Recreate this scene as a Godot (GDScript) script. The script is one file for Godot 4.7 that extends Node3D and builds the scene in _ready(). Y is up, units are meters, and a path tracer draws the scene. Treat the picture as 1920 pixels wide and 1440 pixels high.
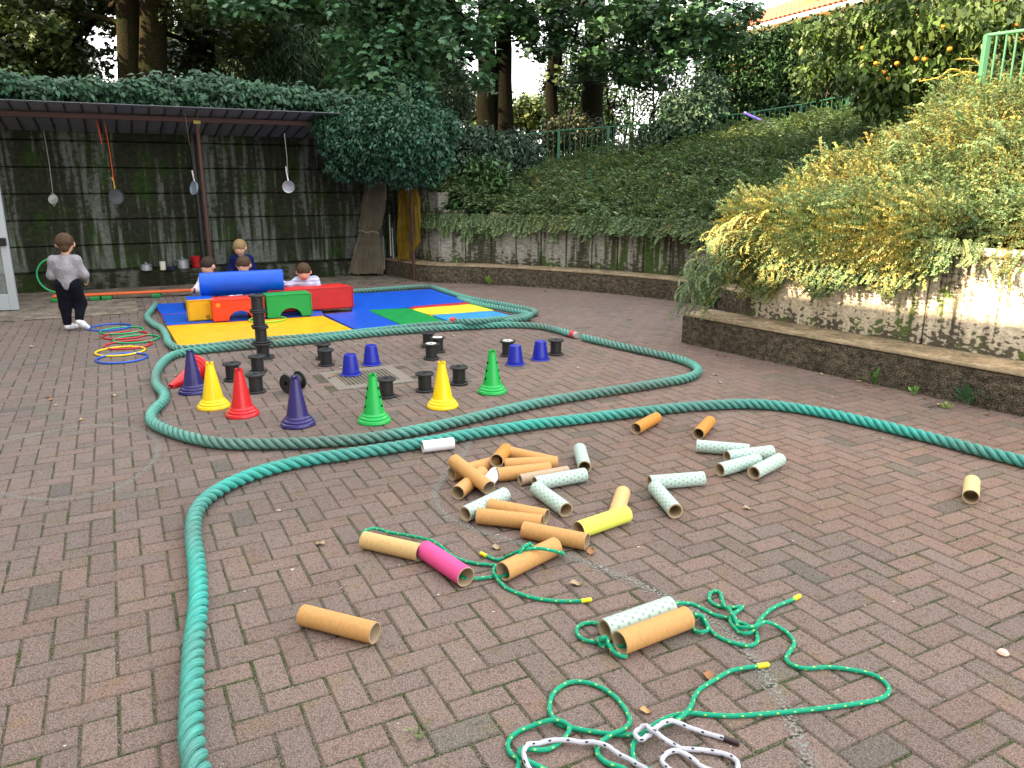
extends Node3D
# A paved school court with ropes, tubes and soft blocks; retaining walls, ivy and trees around it.
const F := 1440.0      # focal length in pixels of the 1920 x 1440 photograph
const EYE := 1.55
const HORIZON := 345.0
var pitch := atan((720.0 - HORIZON) / F)
var rng := RandomNumberGenerator.new()
var names := {}
var noise := FastNoiseLite.new()
const AX := Vector3(0.891, 0, -0.454)   # along the back wall and one way of the pavers
const BX := Vector3(0.454, 0, 0.891)    # the other way, towards the camera

# ---------- pixels to places ----------
func ray(u: float, v: float) -> Vector3:
	var y := -(v - 720.0) / F
	return Vector3((u - 960.0) / F, y * cos(pitch) - sin(pitch), -cos(pitch) - y * sin(pitch))
func G(u: float, v: float, y := 0.0) -> Vector3:
	var r := ray(u, v)
	return Vector3(0, EYE, 0) + r * ((y - EYE) / r.y)
func Z(u: float, v: float, d: float) -> Vector3:   # the point on that ray whose distance in front of the camera along the ground is d
	var r := ray(u, v)
	return Vector3(0, EYE, 0) + r * (-d / r.z)
func rnd(a: float, b: float) -> float:
	return rng.randf_range(a, b)
func rv() -> Vector3:
	while true:
		var p := Vector3(rnd(-1, 1), rnd(-1, 1), rnd(-1, 1))
		var l := p.length()
		if l < 1.0 and l > 0.05: return p
	return Vector3.UP

# ---------- mesh builder ----------
class MB:
	var v := PackedVector3Array()
	var n := PackedVector3Array()
	var t := PackedVector2Array()
	var c := PackedColorArray()
	var x := PackedInt32Array()
	var col := Color(1, 1, 1)
	func p(a: Vector3, nn: Vector3, uv := Vector2.ZERO) -> int:
		v.append(a); n.append(nn); t.append(uv); c.append(col)
		return v.size() - 1
	func tri(a: Vector3, b: Vector3, d: Vector3, away: Vector3) -> void:   # flat, facing away from a point
		var nn := (b - a).cross(d - a)
		if nn.length_squared() < 1e-16: return
		nn = nn.normalized()
		var flip := nn.dot((a + b + d) / 3.0 - away) < 0.0
		if flip: nn = -nn
		var i := p(a, nn); p(b, nn); p(d, nn)
		if flip: x.append_array([i, i + 1, i + 2])
		else: x.append_array([i, i + 2, i + 1])
	func quad(a: Vector3, b: Vector3, d: Vector3, e: Vector3, away: Vector3, uv := []) -> void:
		var nn := (b - a).cross(e - a)
		if nn.length_squared() < 1e-16: nn = (d - b).cross(e - b)
		nn = nn.normalized()
		var flip := nn.dot((a + b + d + e) / 4.0 - away) < 0.0
		if flip: nn = -nn
		var u := uv if uv.size() == 4 else [Vector2(0, 0), Vector2(1, 0), Vector2(1, 1), Vector2(0, 1)]
		var i := p(a, nn, u[0]); p(b, nn, u[1]); p(d, nn, u[2]); p(e, nn, u[3])
		if flip: x.append_array([i, i + 1, i + 2, i, i + 2, i + 3])
		else: x.append_array([i, i + 2, i + 1, i, i + 3, i + 2])
	func box(tr: Transform3D, size: Vector3, bevel := 0.004) -> void:
		var h := size * 0.5
		var b := minf(bevel, minf(h.x, minf(h.y, h.z)) * 0.6)
		var o := tr.origin
		var q := func(ax: int, s: Vector3) -> Vector3:
			var r := Vector3(h.x - b, h.y - b, h.z - b)
			r[ax] = h[ax]
			return tr * (r * s)
		for ax in 3:
			var a1 := (ax + 1) % 3
			var a2 := (ax + 2) % 3
			for sg in [-1.0, 1.0]:
				var pts := []
				for k in [[-1.0, -1.0], [1.0, -1.0], [1.0, 1.0], [-1.0, 1.0]]:
					var s := Vector3.ONE
					s[ax] = sg; s[a1] = k[0]; s[a2] = k[1]
					pts.append(q.call(ax, s))
				quad(pts[0], pts[1], pts[2], pts[3], o, [Vector2(0, 0), Vector2(size[a1], 0), Vector2(size[a1], size[a2]), Vector2(0, size[a2])])
		if b <= 0.0: return
		for ax in 3:
			var a1 := (ax + 1) % 3
			var a2 := (ax + 2) % 3
			for s1 in [-1.0, 1.0]:
				for s2 in [-1.0, 1.0]:
					var s := Vector3.ONE
					s[a1] = s1; s[a2] = s2; s[ax] = -1.0
					var e := s
					e[ax] = 1.0
					quad(q.call(a1, s), q.call(a1, e), q.call(a2, e), q.call(a2, s), o)
		for sx in [-1.0, 1.0]:
			for sy in [-1.0, 1.0]:
				for sz in [-1.0, 1.0]:
					var s := Vector3(sx, sy, sz)
					tri(q.call(0, s), q.call(1, s), q.call(2, s), o)
	func grid(rows: Array, closed := false, flip := false, uvs := Vector2(1, 1)) -> void:   # rows of points; smooth
		var m: int = rows.size()
		var w: int = rows[0].size()
		var base := v.size()
		var last := w - 1
		var cols := w + (1 if closed else 0)
		for i in m:
			var ra: PackedVector3Array = rows[maxi(i - 1, 0)]
			var rb: PackedVector3Array = rows[mini(i + 1, m - 1)]
			var r: PackedVector3Array = rows[i]
			for j in cols:
				var jj := j % w
				var ja := (jj - 1 + w) % w if closed else maxi(jj - 1, 0)
				var jb := (jj + 1) % w if closed else mini(jj + 1, last)
				var nn := (rb[jj] - ra[jj]).cross(r[jb] - r[ja]).normalized()
				if flip: nn = -nn
				v.append(r[jj]); n.append(nn); c.append(col)
				t.append(Vector2(float(j) / float(cols - 1) * uvs.x, float(i) / float(m - 1) * uvs.y))
		for i in m - 1:
			for j in cols - 1:
				var a := base + i * cols + j
				var b := a + cols
				if flip: x.append_array([a, b, b + 1, a, b + 1, a + 1])
				else: x.append_array([a, b + 1, b, a, a + 1, b + 1])
	func tube(pts: PackedVector3Array, radii: Array, sides := 8, caps := true, uvlen := 1.0, squash := 1.0) -> void:
		var rows := []
		var tan0 := (pts[1] - pts[0]).normalized()
		var up := Vector3.UP if absf(tan0.y) < 0.9 else Vector3.RIGHT
		var side := tan0.cross(up).normalized()
		for i in pts.size():
			var tn := (pts[mini(i + 1, pts.size() - 1)] - pts[maxi(i - 1, 0)]).normalized()
			side = (side - tn * side.dot(tn)).normalized()
			var nrm := side.cross(tn)
			var r: float = radii[mini(i, radii.size() - 1)]
			var row := PackedVector3Array()
			for k in sides:
				var an := TAU * k / sides
				row.append(pts[i] + (side * cos(an) + nrm * sin(an) * squash) * r)
			rows.append(row)
		grid(rows, true, false, Vector2(1, uvlen))
		if caps:
			for e in [0, pts.size() - 1]:
				var r: PackedVector3Array = rows[e]
				var inner: Vector3 = pts[1] if e == 0 else pts[e - 1]
				for k in sides: tri(pts[e], r[k], r[(k + 1) % sides], inner)
	func lathe(prof: Array, segs: int, tr := Transform3D.IDENTITY) -> void:   # each step of the profile (radius, height) has its own normal
		for i in prof.size() - 1:
			var a: Vector2 = prof[i]
			var b: Vector2 = prof[i + 1]
			var d := b - a
			var nn2 := Vector2(d.y, -d.x).normalized()
			var base := v.size()
			for k in segs + 1:
				var an := TAU * k / segs
				var dir := Vector3(cos(an), 0, sin(an))
				var nn := (tr.basis * (dir * nn2.x + Vector3.UP * nn2.y)).normalized()
				p(tr * (dir * a.x + Vector3.UP * a.y), nn, Vector2(float(k) / segs, 0.0 if i == 0 else a.y))
				p(tr * (dir * b.x + Vector3.UP * b.y), nn, Vector2(float(k) / segs, b.y))
			for k in segs:
				var o := base + k * 2
				x.append_array([o, o + 2, o + 1, o + 2, o + 3, o + 1])
	func mesh(m: Material) -> ArrayMesh:
		var a := []
		a.resize(Mesh.ARRAY_MAX)
		a[Mesh.ARRAY_VERTEX] = v; a[Mesh.ARRAY_NORMAL] = n; a[Mesh.ARRAY_TEX_UV] = t; a[Mesh.ARRAY_COLOR] = c; a[Mesh.ARRAY_INDEX] = x
		var me := ArrayMesh.new()
		me.add_surface_from_arrays(Mesh.PRIMITIVE_TRIANGLES, a)
		if m: me.surface_set_material(0, m)
		return me

# ---------- objects ----------
func numbered(s: String) -> String:
	var k: int = names.get(s, 0)
	names[s] = k + 1
	return s if k == 0 else "%s_%03d" % [s, k]
func tag(o: Node, label := "", category := "", group := "", kind := "") -> Node:
	if label: o.set_meta("label", label)
	if category: o.set_meta("category", category)
	if group: o.set_meta("group", group)
	if kind: o.set_meta("kind", kind)
	return o
func thing(called: String, at: Vector3, label: String, category: String, group := "") -> Node3D:
	var o := Node3D.new()
	o.name = numbered(called)
	add_child(o)
	o.position = at
	tag(o, label, category, group)
	return o
func obj(called: String, me: Mesh, parent: Node = null, at := Vector3.ZERO) -> MeshInstance3D:
	var o := MeshInstance3D.new()
	o.mesh = me
	if parent == null or parent == self:
		o.name = numbered(called)
		add_child(o)
	else:
		o.name = called
		parent.add_child(o, true)
	o.position = at
	return o
func scatter(called: String, me: Mesh, xf: Array, cols: PackedColorArray, parent: Node = null) -> MultiMeshInstance3D:
	var mm := MultiMesh.new()
	mm.transform_format = MultiMesh.TRANSFORM_3D
	mm.use_colors = true
	mm.mesh = me
	mm.instance_count = xf.size()
	for i in xf.size():
		mm.set_instance_transform(i, xf[i])
		mm.set_instance_color(i, cols[i])
	var o := MultiMeshInstance3D.new()
	o.multimesh = mm
	if parent == null:
		o.name = numbered(called)
		add_child(o)
	else:
		o.name = called
		parent.add_child(o, true)
	return o

# ---------- materials ----------
func mt(col: Color, rough := 0.8, spec := 0.5) -> StandardMaterial3D:   # colour given as sRGB
	var m := StandardMaterial3D.new()
	m.albedo_color = col
	m.roughness = rough
	m.metallic_specular = spec
	return m
func c8(r: int, g: int, b: int) -> Color:
	return Color8(r, g, b)
func leafy(back := 0.35, rough := 0.5) -> StandardMaterial3D:
	var m := StandardMaterial3D.new()
	m.vertex_color_use_as_albedo = true
	m.roughness = rough
	m.metallic_specular = 0.4
	m.backlight_enabled = true
	m.backlight = Color(back, back, back * 0.5)
	m.cull_mode = BaseMaterial3D.CULL_DISABLED
	return m
func tri_map(m: StandardMaterial3D, tex: Texture2D, per_m: float, relief: Texture2D = null, depth := 0.0) -> StandardMaterial3D:
	m.albedo_texture = tex
	m.uv1_triplanar = true
	m.uv1_world_triplanar = true
	m.uv1_scale = Vector3.ONE * per_m
	if relief:
		m.heightmap_enabled = true
		m.heightmap_texture = relief
		m.heightmap_scale = depth
	return m
func nz(seed_: int, freq: float, oct := 3, type := FastNoiseLite.TYPE_SIMPLEX_SMOOTH) -> FastNoiseLite:
	var f := FastNoiseLite.new()
	f.seed = seed_
	f.frequency = freq
	f.noise_type = type
	f.fractal_octaves = oct
	return f
func grain(w: int, seed_: int, f: Callable) -> ImageTexture:   # seamless: f(coarse, middle, fine noise 0..1, white noise 0..1) -> Color
	var a := nz(seed_, 4.0 / w).get_seamless_image(w, w).get_data()
	var b := nz(seed_ + 1, 20.0 / w).get_seamless_image(w, w).get_data()
	var d := nz(seed_ + 2, 100.0 / w, 2).get_seamless_image(w, w).get_data()
	var out := PackedByteArray()
	out.resize(w * w * 3)
	var r := RandomNumberGenerator.new()
	r.seed = seed_
	for i in w * w:
		var q: Color = f.call(a[i] / 255.0, b[i] / 255.0, d[i] / 255.0, r.randf())
		out[i * 3] = int(clampf(q.r, 0, 1) * 255); out[i * 3 + 1] = int(clampf(q.g, 0, 1) * 255); out[i * 3 + 2] = int(clampf(q.b, 0, 1) * 255)
	var im := Image.create_from_data(w, w, false, Image.FORMAT_RGB8, out)
	im.generate_mipmaps()
	return ImageTexture.create_from_image(im)

# ---------- leaves ----------
func leaf(b: MB, at: Vector3, dir: Vector3, up: Vector3, ln: float, wd: float) -> void:   # an oval leaf folded along its rib
	var s := dir.cross(up).normalized()
	var nn := s.cross(dir).normalized()
	var mid := at + dir * ln * 0.45
	var tip := at + dir * ln - nn * ln * 0.12
	var i := b.p(at, nn); b.p(mid + s * wd * 0.5 + nn * wd * 0.12, (nn - s * 0.25).normalized()); b.p(tip, nn); b.p(mid - s * wd * 0.5 + nn * wd * 0.12, (nn + s * 0.25).normalized()); b.p(mid, nn)
	b.x.append_array([i, i + 4, i + 1, i + 1, i + 4, i + 2, i + 2, i + 4, i + 3, i + 3, i + 4, i])
func maple(b: MB, at: Vector3, dir: Vector3, up: Vector3, ln: float) -> void:
	var s := dir.cross(up).normalized()
	var nn := s.cross(dir).normalized()
	var cen := at + dir * ln * 0.35
	var i := b.p(cen, nn)
	var an := [180, 130, 105, 75, 52, 26, 0, -26, -52, -75, -105, -130]
	var rr := [0.35, 0.42, 0.55, 0.36, 0.62, 0.38, 0.72, 0.38, 0.62, 0.36, 0.55, 0.42]
	for k in 12:
		var a := deg_to_rad(an[k])
		b.p(cen + (dir * cos(a) + s * sin(a)) * ln * rr[k] - nn * ln * rr[k] * rr[k] * 0.22, nn)
	for k in 12: b.x.append_array([i, i + 1 + (k + 1) % 12, i + 1 + k])
func clump(kind: String, cnt: int, rad: float, ln: float, wd: float, mat: Material, droop := 0.3) -> ArrayMesh:
	var b := MB.new()
	for k in cnt:
		var f := rnd(0.75, 1.15)
		b.col = Color(f * rnd(0.9, 1.1), f, f * rnd(0.85, 1.1))
		var at := rv() * rad
		var up := (Vector3.UP + rv() * 0.7).normalized()
		var dir := rv()
		dir.y = dir.y * 0.5 - droop
		dir = dir.normalized()
		if kind == "maple": maple(b, at, dir, up, ln * rnd(0.7, 1.15))
		else: leaf(b, at, dir, up, ln * rnd(0.7, 1.15), wd * rnd(0.8, 1.1))
	return b.mesh(mat)
func spray(lng: float, pairs: int, ln: float, wd: float, mat: Material, twig: Color) -> ArrayMesh:   # an arching twig with small leaves along +Z
	var b := MB.new()
	var pts := PackedVector3Array()
	var sx := rnd(-0.3, 0.3)
	for k in 6:
		var q := k / 5.0
		pts.append(Vector3(sx * q * q * lng, sin(q * PI * 0.8) * lng * 0.3 - q * q * lng * 0.1, q * lng))
	b.col = twig
	b.tube(pts, [0.0025, 0.0022, 0.002, 0.0016, 0.0012, 0.0008], 3, false)
	for k in pairs:
		var q := (k + rnd(0.1, 0.9)) / pairs
		var a := pts[int(q * 4.999)].lerp(pts[int(q * 4.999) + 1], fposmod(q * 4.999, 1.0))
		var f := rnd(0.7, 1.25)
		b.col = Color(f * rnd(0.85, 1.2), f, f * rnd(0.8, 1.1))
		for sd in [-1.0, 1.0]:
			var dir := (Vector3(sd, rnd(-0.2, 0.7), rnd(0.2, 1.0))).normalized()
			leaf(b, a, dir, (Vector3.UP + rv() * 0.6).normalized(), ln * rnd(0.7, 1.2), wd * rnd(0.8, 1.2))
	return b.mesh(mat)
func blob(xf: Array, cols: PackedColorArray, cen: Vector3, rad: Vector3, cnt: int, tint: Color, vary := 0.25, scale := 1.0, shell := 0.5) -> void:
	for k in cnt:
		var d := rv().normalized()
		var q := pow(rng.randf(), 0.33) * (1.0 - shell) + shell * rnd(0.8, 1.05)
		var lump := 1.0 + 0.22 * noise.get_noise_3dv((cen + d * 2.0) * 30.0)
		var p := cen + d * rad * q * lump
		var bs := Basis.from_euler(Vector3(rnd(-0.5, 0.5), rnd(0, TAU), rnd(-0.5, 0.5))).scaled(Vector3.ONE * scale * rnd(0.7, 1.3))
		xf.append(Transform3D(bs, p))
		var f := rnd(1.0 - vary, 1.0 + vary)
		cols.append(Color(tint.r * f * rnd(0.9, 1.12), tint.g * f, tint.b * f * rnd(0.85, 1.1)))
func spline(pts: Array, step: float) -> PackedVector3Array:   # Catmull-Rom, resampled evenly
	var raw := PackedVector3Array()
	for i in pts.size() - 1:
		var p0: Vector3 = pts[maxi(i - 1, 0)]
		var p1: Vector3 = pts[i]
		var p2: Vector3 = pts[i + 1]
		var p3: Vector3 = pts[mini(i + 2, pts.size() - 1)]
		for k in 12: raw.append(p1.cubic_interpolate(p2, p0, p3, k / 12.0))
	raw.append(pts[-1])
	var out := PackedVector3Array([raw[0]])
	var rest := step
	for i in raw.size() - 1:
		var a := raw[i]
		var l := a.distance_to(raw[i + 1])
		var q := rest
		while q <= l:
			out.append(a.lerp(raw[i + 1], q / l))
			q += step
		rest = q - l
	return out

# ---------- the lie of the land ----------
var bench_line := []      # foot of the long bench, from the corner by the curtains round the curve
var wall_line := []       # the retaining walls that hold the bank, left to right
var front_a := Vector3(2.28, 0, -7.50)    # foot of the near wall, behind its bench
var front_b := Vector3(4.70, 0, -4.07)
func offset_line(line: Array, d: float) -> Array:   # to the left of the way it runs (away from the court)
	var out := []
	for i in line.size():
		var tn: Vector3 = (line[mini(i + 1, line.size() - 1)] - line[maxi(i - 1, 0)]).normalized()
		out.append(line[i] + Vector3(tn.z, 0, -tn.x) * d)
	return out
func behind(p: Vector3) -> float:   # metres behind the walls, negative on the court
	var best := 1e9
	var sign_ := 1.0
	for i in wall_line.size() - 1:
		var a: Vector3 = wall_line[i]
		var b: Vector3 = wall_line[i + 1]
		var d := b - a
		var q := clampf((p - a).dot(d) / d.length_squared(), 0.0, 1.0)
		var w := p - (a + d * q)
		w.y = 0
		var l := w.length()
		if l < best - 1e-5:
			best = l
			sign_ = 1.0 if d.x * w.z - d.z * w.x < 0.0 else -1.0
	return best * sign_
func land(p: Vector3, d: float) -> float:
	var hw := lerpf(2.05, 0.95, smoothstep(-2.6, 0.3, p.x))
	var far := clampf(d, 0.0, 6.0)
	return hw + 0.2 * far * smoothstep(-2.0, 1.0, p.x) + 0.085 * maxf(p.x - 1.0, 0.0) * smoothstep(0.0, 3.5, d) + 0.05 * noise.get_noise_2d(p.x * 40, p.z * 40) * smoothstep(0.0, 1.0, d)

func make_pavement(spec: Texture2D) -> void:
	var top := Node3D.new()
	top.name = "pavement"
	add_child(top)
	top.set_meta("kind", "structure")
	var tones := []
	var mats := []
	for k in 14:
		var f := lerpf(0.90, 1.10, k / 11.0) * rnd(0.98, 1.02)
		var red := rnd(0.0, 1.0)
		var q := Color(0.275 + 0.022 * red, 0.210 - 0.005 * red, 0.186 - 0.008 * red) * f
		if k == 12: q = Color(0.24, 0.205, 0.175)
		if k == 13: q = Color(0.205, 0.172, 0.152)
		q.a = 1
		tones.append(q)
		var m := tri_map(mt(q.linear_to_srgb(), 0.92, 0.3), spec, 1.4, spec, 0.12)
		mats.append(m)
	var shared := tri_map(mt(Color.WHITE, 0.92, 0.3), spec, 1.4, spec, 0.12)
	shared.vertex_color_use_as_albedo = true
	var shapes := []      # two lengths of corner wear
	for k in 3:
		var b := MB.new()
		b.box(Transform3D(Basis(), Vector3(0, -0.03, 0)), Vector3(0.1955 - 0.001 * k, 0.06, 0.0955 - 0.001 * k), 0.0045 + 0.0012 * k)
		shapes.append(b.mesh(null))
	var all := []
	var s := 0.1
	for r in range(-200, 200):
		for k in range(-60, 60):
			# herringbone: blocks lie along steps of one paver width
			for o in 2:
				var i := r + 0.0
				var p: Vector3
				if o == 0: p = AX * ((i + 4 * k) * s + 0.1) + BX * (-i * s + 0.05)
				else: p = AX * ((i + 4 * k) * s + 0.25) + BX * (-i * s + 0.1)
				p += Vector3(0.03, 0, -0.04)
				if p.z > 2.4 or p.z < -13.2 or p.x < -9.0 or p.x > 5.6: continue
				if absf(p.x) > 2.2 + 0.85 * absf(p.z) and p.z < 0.0: continue
				if p.z > -1.0 and absf(p.x) > 2.6: continue
				if on_slab(p) or behind(p) > -0.30: continue
				if grate_at(p): continue
				all.append([p, o])
	all.sort_custom(func(a, b): return seen_size(a[0]) > seen_size(b[0]))
	var xf := []
	var cols := PackedColorArray()
	for i in all.size():
		var p: Vector3 = all[i][0]
		var an := atan2(-AX.z, AX.x) + (0.0 if all[i][1] == 0 else PI / 2)
		var bs := Basis(Vector3.UP, an + rnd(-0.006, 0.006)) * Basis.from_euler(Vector3(rnd(-0.008, 0.008), 0, rnd(-0.004, 0.004)))
		var warm := noise.get_noise_2d(p.x * 12.0, p.z * 12.0) + 0.14 * p.x
		var patch := noise.get_noise_2d(p.x * 38.0 + 500.0, p.z * 38.0) + 0.5 * noise.get_noise_2d(p.x * 120.0, p.z * 120.0)
		var tone := int(clampf((0.5 + 0.75 * patch + rnd(-0.38, 0.38)) * 12.0, 0, 11))
		if rng.randf() < 0.035: tone = 12 + int(rng.randf() < 0.5)
		var tr := Transform3D(bs, p + Vector3(0, rnd(-0.0028, 0.0008), 0))
		if i < 300:
			var o := MeshInstance3D.new()
			o.mesh = shapes[i % 3]
			o.material_override = mats[tone]
			o.name = "paver"
			top.add_child(o, true)
			o.transform = tr
		else:
			xf.append(tr)
			var q: Color = tones[tone]
			cols.append(Color(q.r * (1.0 + 0.10 * warm), q.g * (1.0 + 0.0 * warm), q.b * (1.0 - 0.09 * warm)))
	var bm: ArrayMesh = shapes[1].duplicate()
	bm.surface_set_material(0, shared)
	tag(scatter("far_pavers", bm, xf, cols, top), "", "", "", "stuff")
	# sand and moss in the joints
	var b := MB.new()
	b.quad(Vector3(-9, 0, 3), Vector3(6, 0, 3), Vector3(6, 0, -14), Vector3(-9, 0, -14), Vector3(0, -5, 0))
	var jt := grain(512, 40, func(a: float, m: float, f: float, w: float) -> Color:
		var k := 0.31 + 0.3 * (f - 0.5) + 0.3 * (w - 0.5)
		var moss := smoothstep(0.50, 0.66, a * 0.6 + m * 0.4)
		return Color(k * 1.08, k, k * 0.88).lerp(Color(k * 0.72, k * 0.86, k * 0.52), moss * 0.7))
	var sand := obj("joint_sand", b.mesh(tri_map(mt(Color.WHITE, 1.0, 0.1), jt, 1.1, jt, 0.3)), top)
	sand.position.y = -0.005
func seen_size(p: Vector3) -> float:
	var d := p - Vector3(0, EYE, 0)
	var depth := -d.z * cos(pitch) - d.y * sin(pitch)
	if depth < 0.3: return -1.0
	var u := absf(d.x / depth * F)
	var v := -(d.y * cos(pitch) - d.z * sin(pitch)) / depth * F
	if u > 980.0 or v > 745.0: return -depth * 0.001
	return 1.0 / (d.length_squared() * d.length())
func on_slab(p: Vector3) -> bool:
	var q := p - Vector3(-2.31, 0, -13.7)
	return (q.dot(BX) < 1.25) or (q.dot(BX) < 2.7 and q.dot(AX) < -4.0) 
func grate_at(p: Vector3) -> bool:
	var q := p - G(687, 706)
	return absf(q.dot(AX)) < 0.34 and absf(q.dot(BX)) < 0.34

func strip(line: Array, y0: float, y1: float, thick: float, i0: int) -> MB:   # one upright panel of a wall between two points of a line
	var a: Vector3 = line[i0]
	var b: Vector3 = line[i0 + 1]
	var d := (b - a)
	var tn := d.normalized()
	var m := MB.new()
	var nn := Vector3(tn.z, 0, -tn.x)
	m.box(Transform3D(Basis(tn, Vector3.UP, -nn), (a + b) * 0.5 + Vector3(0, (y0 + y1) * 0.5, 0) + nn * thick * 0.5), Vector3(d.length() - 0.022, y1 - y0, thick), 0.008)
	return m
func resample(line: Array, step: float) -> Array:
	var out := []
	var q := spline(line, 0.02)
	var l := 0.0
	out.append(q[0])
	for i in range(1, q.size()):
		l += q[i].distance_to(q[i - 1])
		if l >= step:
			out.append(q[i])
			l = 0.0
	return out
func ribbon(line: Array, inner: float, outer: float, y0: float, y1: float, round_ := 0.02) -> MB:   # a kerb-like body along a line
	var prof := [Vector2(inner, y0), Vector2(inner, y1 - round_), Vector2(inner + round_ * 0.3, y1 - round_ * 0.3), Vector2(inner + round_, y1), Vector2(outer, y1), Vector2(outer, y0)]
	var m := MB.new()
	for k in prof.size() - 1:
		var rows := []
		for i in line.size():
			var tn: Vector3 = (line[mini(i + 1, line.size() - 1)] - line[maxi(i - 1, 0)]).normalized()
			var nn := Vector3(tn.z, 0, -tn.x)
			var w := 0.006 * noise.get_noise_2d(i * 30.0, k * 50.0)
			rows.append(PackedVector3Array([line[i] + nn * (prof[k].x + w) + Vector3.UP * prof[k].y, line[i] + nn * (prof[k + 1].x + w * 0.5) + Vector3.UP * (prof[k + 1].y + w * 0.6)]))
		m.grid(rows, false, false)
	for e in [0, line.size() - 1]:
		var o: int = 1 if e == 0 else e - 1
		var tn: Vector3 = (line[maxi(e, o)] - line[mini(e, o)]).normalized()
		var nn := Vector3(tn.z, 0, -tn.x)
		m.quad(line[e] + nn * inner + Vector3.UP * y0, line[e] + nn * inner + Vector3.UP * (y1 - round_ * 0.4), line[e] + nn * outer + Vector3.UP * y1, line[e] + nn * outer + Vector3.UP * y0, line[o])
	return m

func stain_tex(w: int, h: int, seed_: int, pale: Color, dark: Color, bias: float, foot: float) -> ImageTexture:   # runs of dirt and moss down a wall: u along, v down
	var long_ := nz(seed_, 0.010, 4)
	var fine := nz(seed_ + 3, 0.11, 3)
	var spot := nz(seed_ + 5, 0.09, 4)
	var moss := nz(seed_ + 7, 0.02, 3)
	var out := PackedByteArray()
	out.resize(w * h * 3)
	var r := RandomNumberGenerator.new()
	r.seed = seed_
	for j in h:
		var q := float(j) / h
		for i in w:
			var a := long_.get_noise_2d(i * 1.6, j * 0.10) * 1.0 + fine.get_noise_2d(i, j * 0.05) * 0.85
			var sp := spot.get_noise_2d(i, j)
			var k := smoothstep(-0.25, 0.45, a + bias + sp * 0.6 + foot * smoothstep(0.72, 1.0, q + sp * 0.25))
			var cc := pale.lerp(dark, k)
			var g := smoothstep(0.0, 0.4, moss.get_noise_2d(i, j * 0.3)) * k
			cc = cc.lerp(Color(dark.r * 1.0, dark.g * 1.35, dark.b * 0.75), g * 0.7)
			cc = cc * (1.0 + sp * 0.3 + (r.randf() - 0.5) * 0.16)
			var at := (j * w + i) * 3
			out[at] = int(clampf(cc.r, 0, 1) * 255); out[at + 1] = int(clampf(cc.g, 0, 1) * 255); out[at + 2] = int(clampf(cc.b, 0, 1) * 255)
	var im := Image.create_from_data(w, h, false, Image.FORMAT_RGB8, out)
	im.generate_mipmaps()
	return ImageTexture.create_from_image(im)
func wall_uv(m: MB, a: Vector3, dir: Vector3, lng: float, y0: float, y1: float) -> void:   # lays a wall's stain map on a panel by its place
	for i in m.v.size(): m.t[i] = Vector2((m.v[i] - a).dot(dir) / lng, 1.0 - (m.v[i].y - y0) / (y1 - y0))

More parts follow.
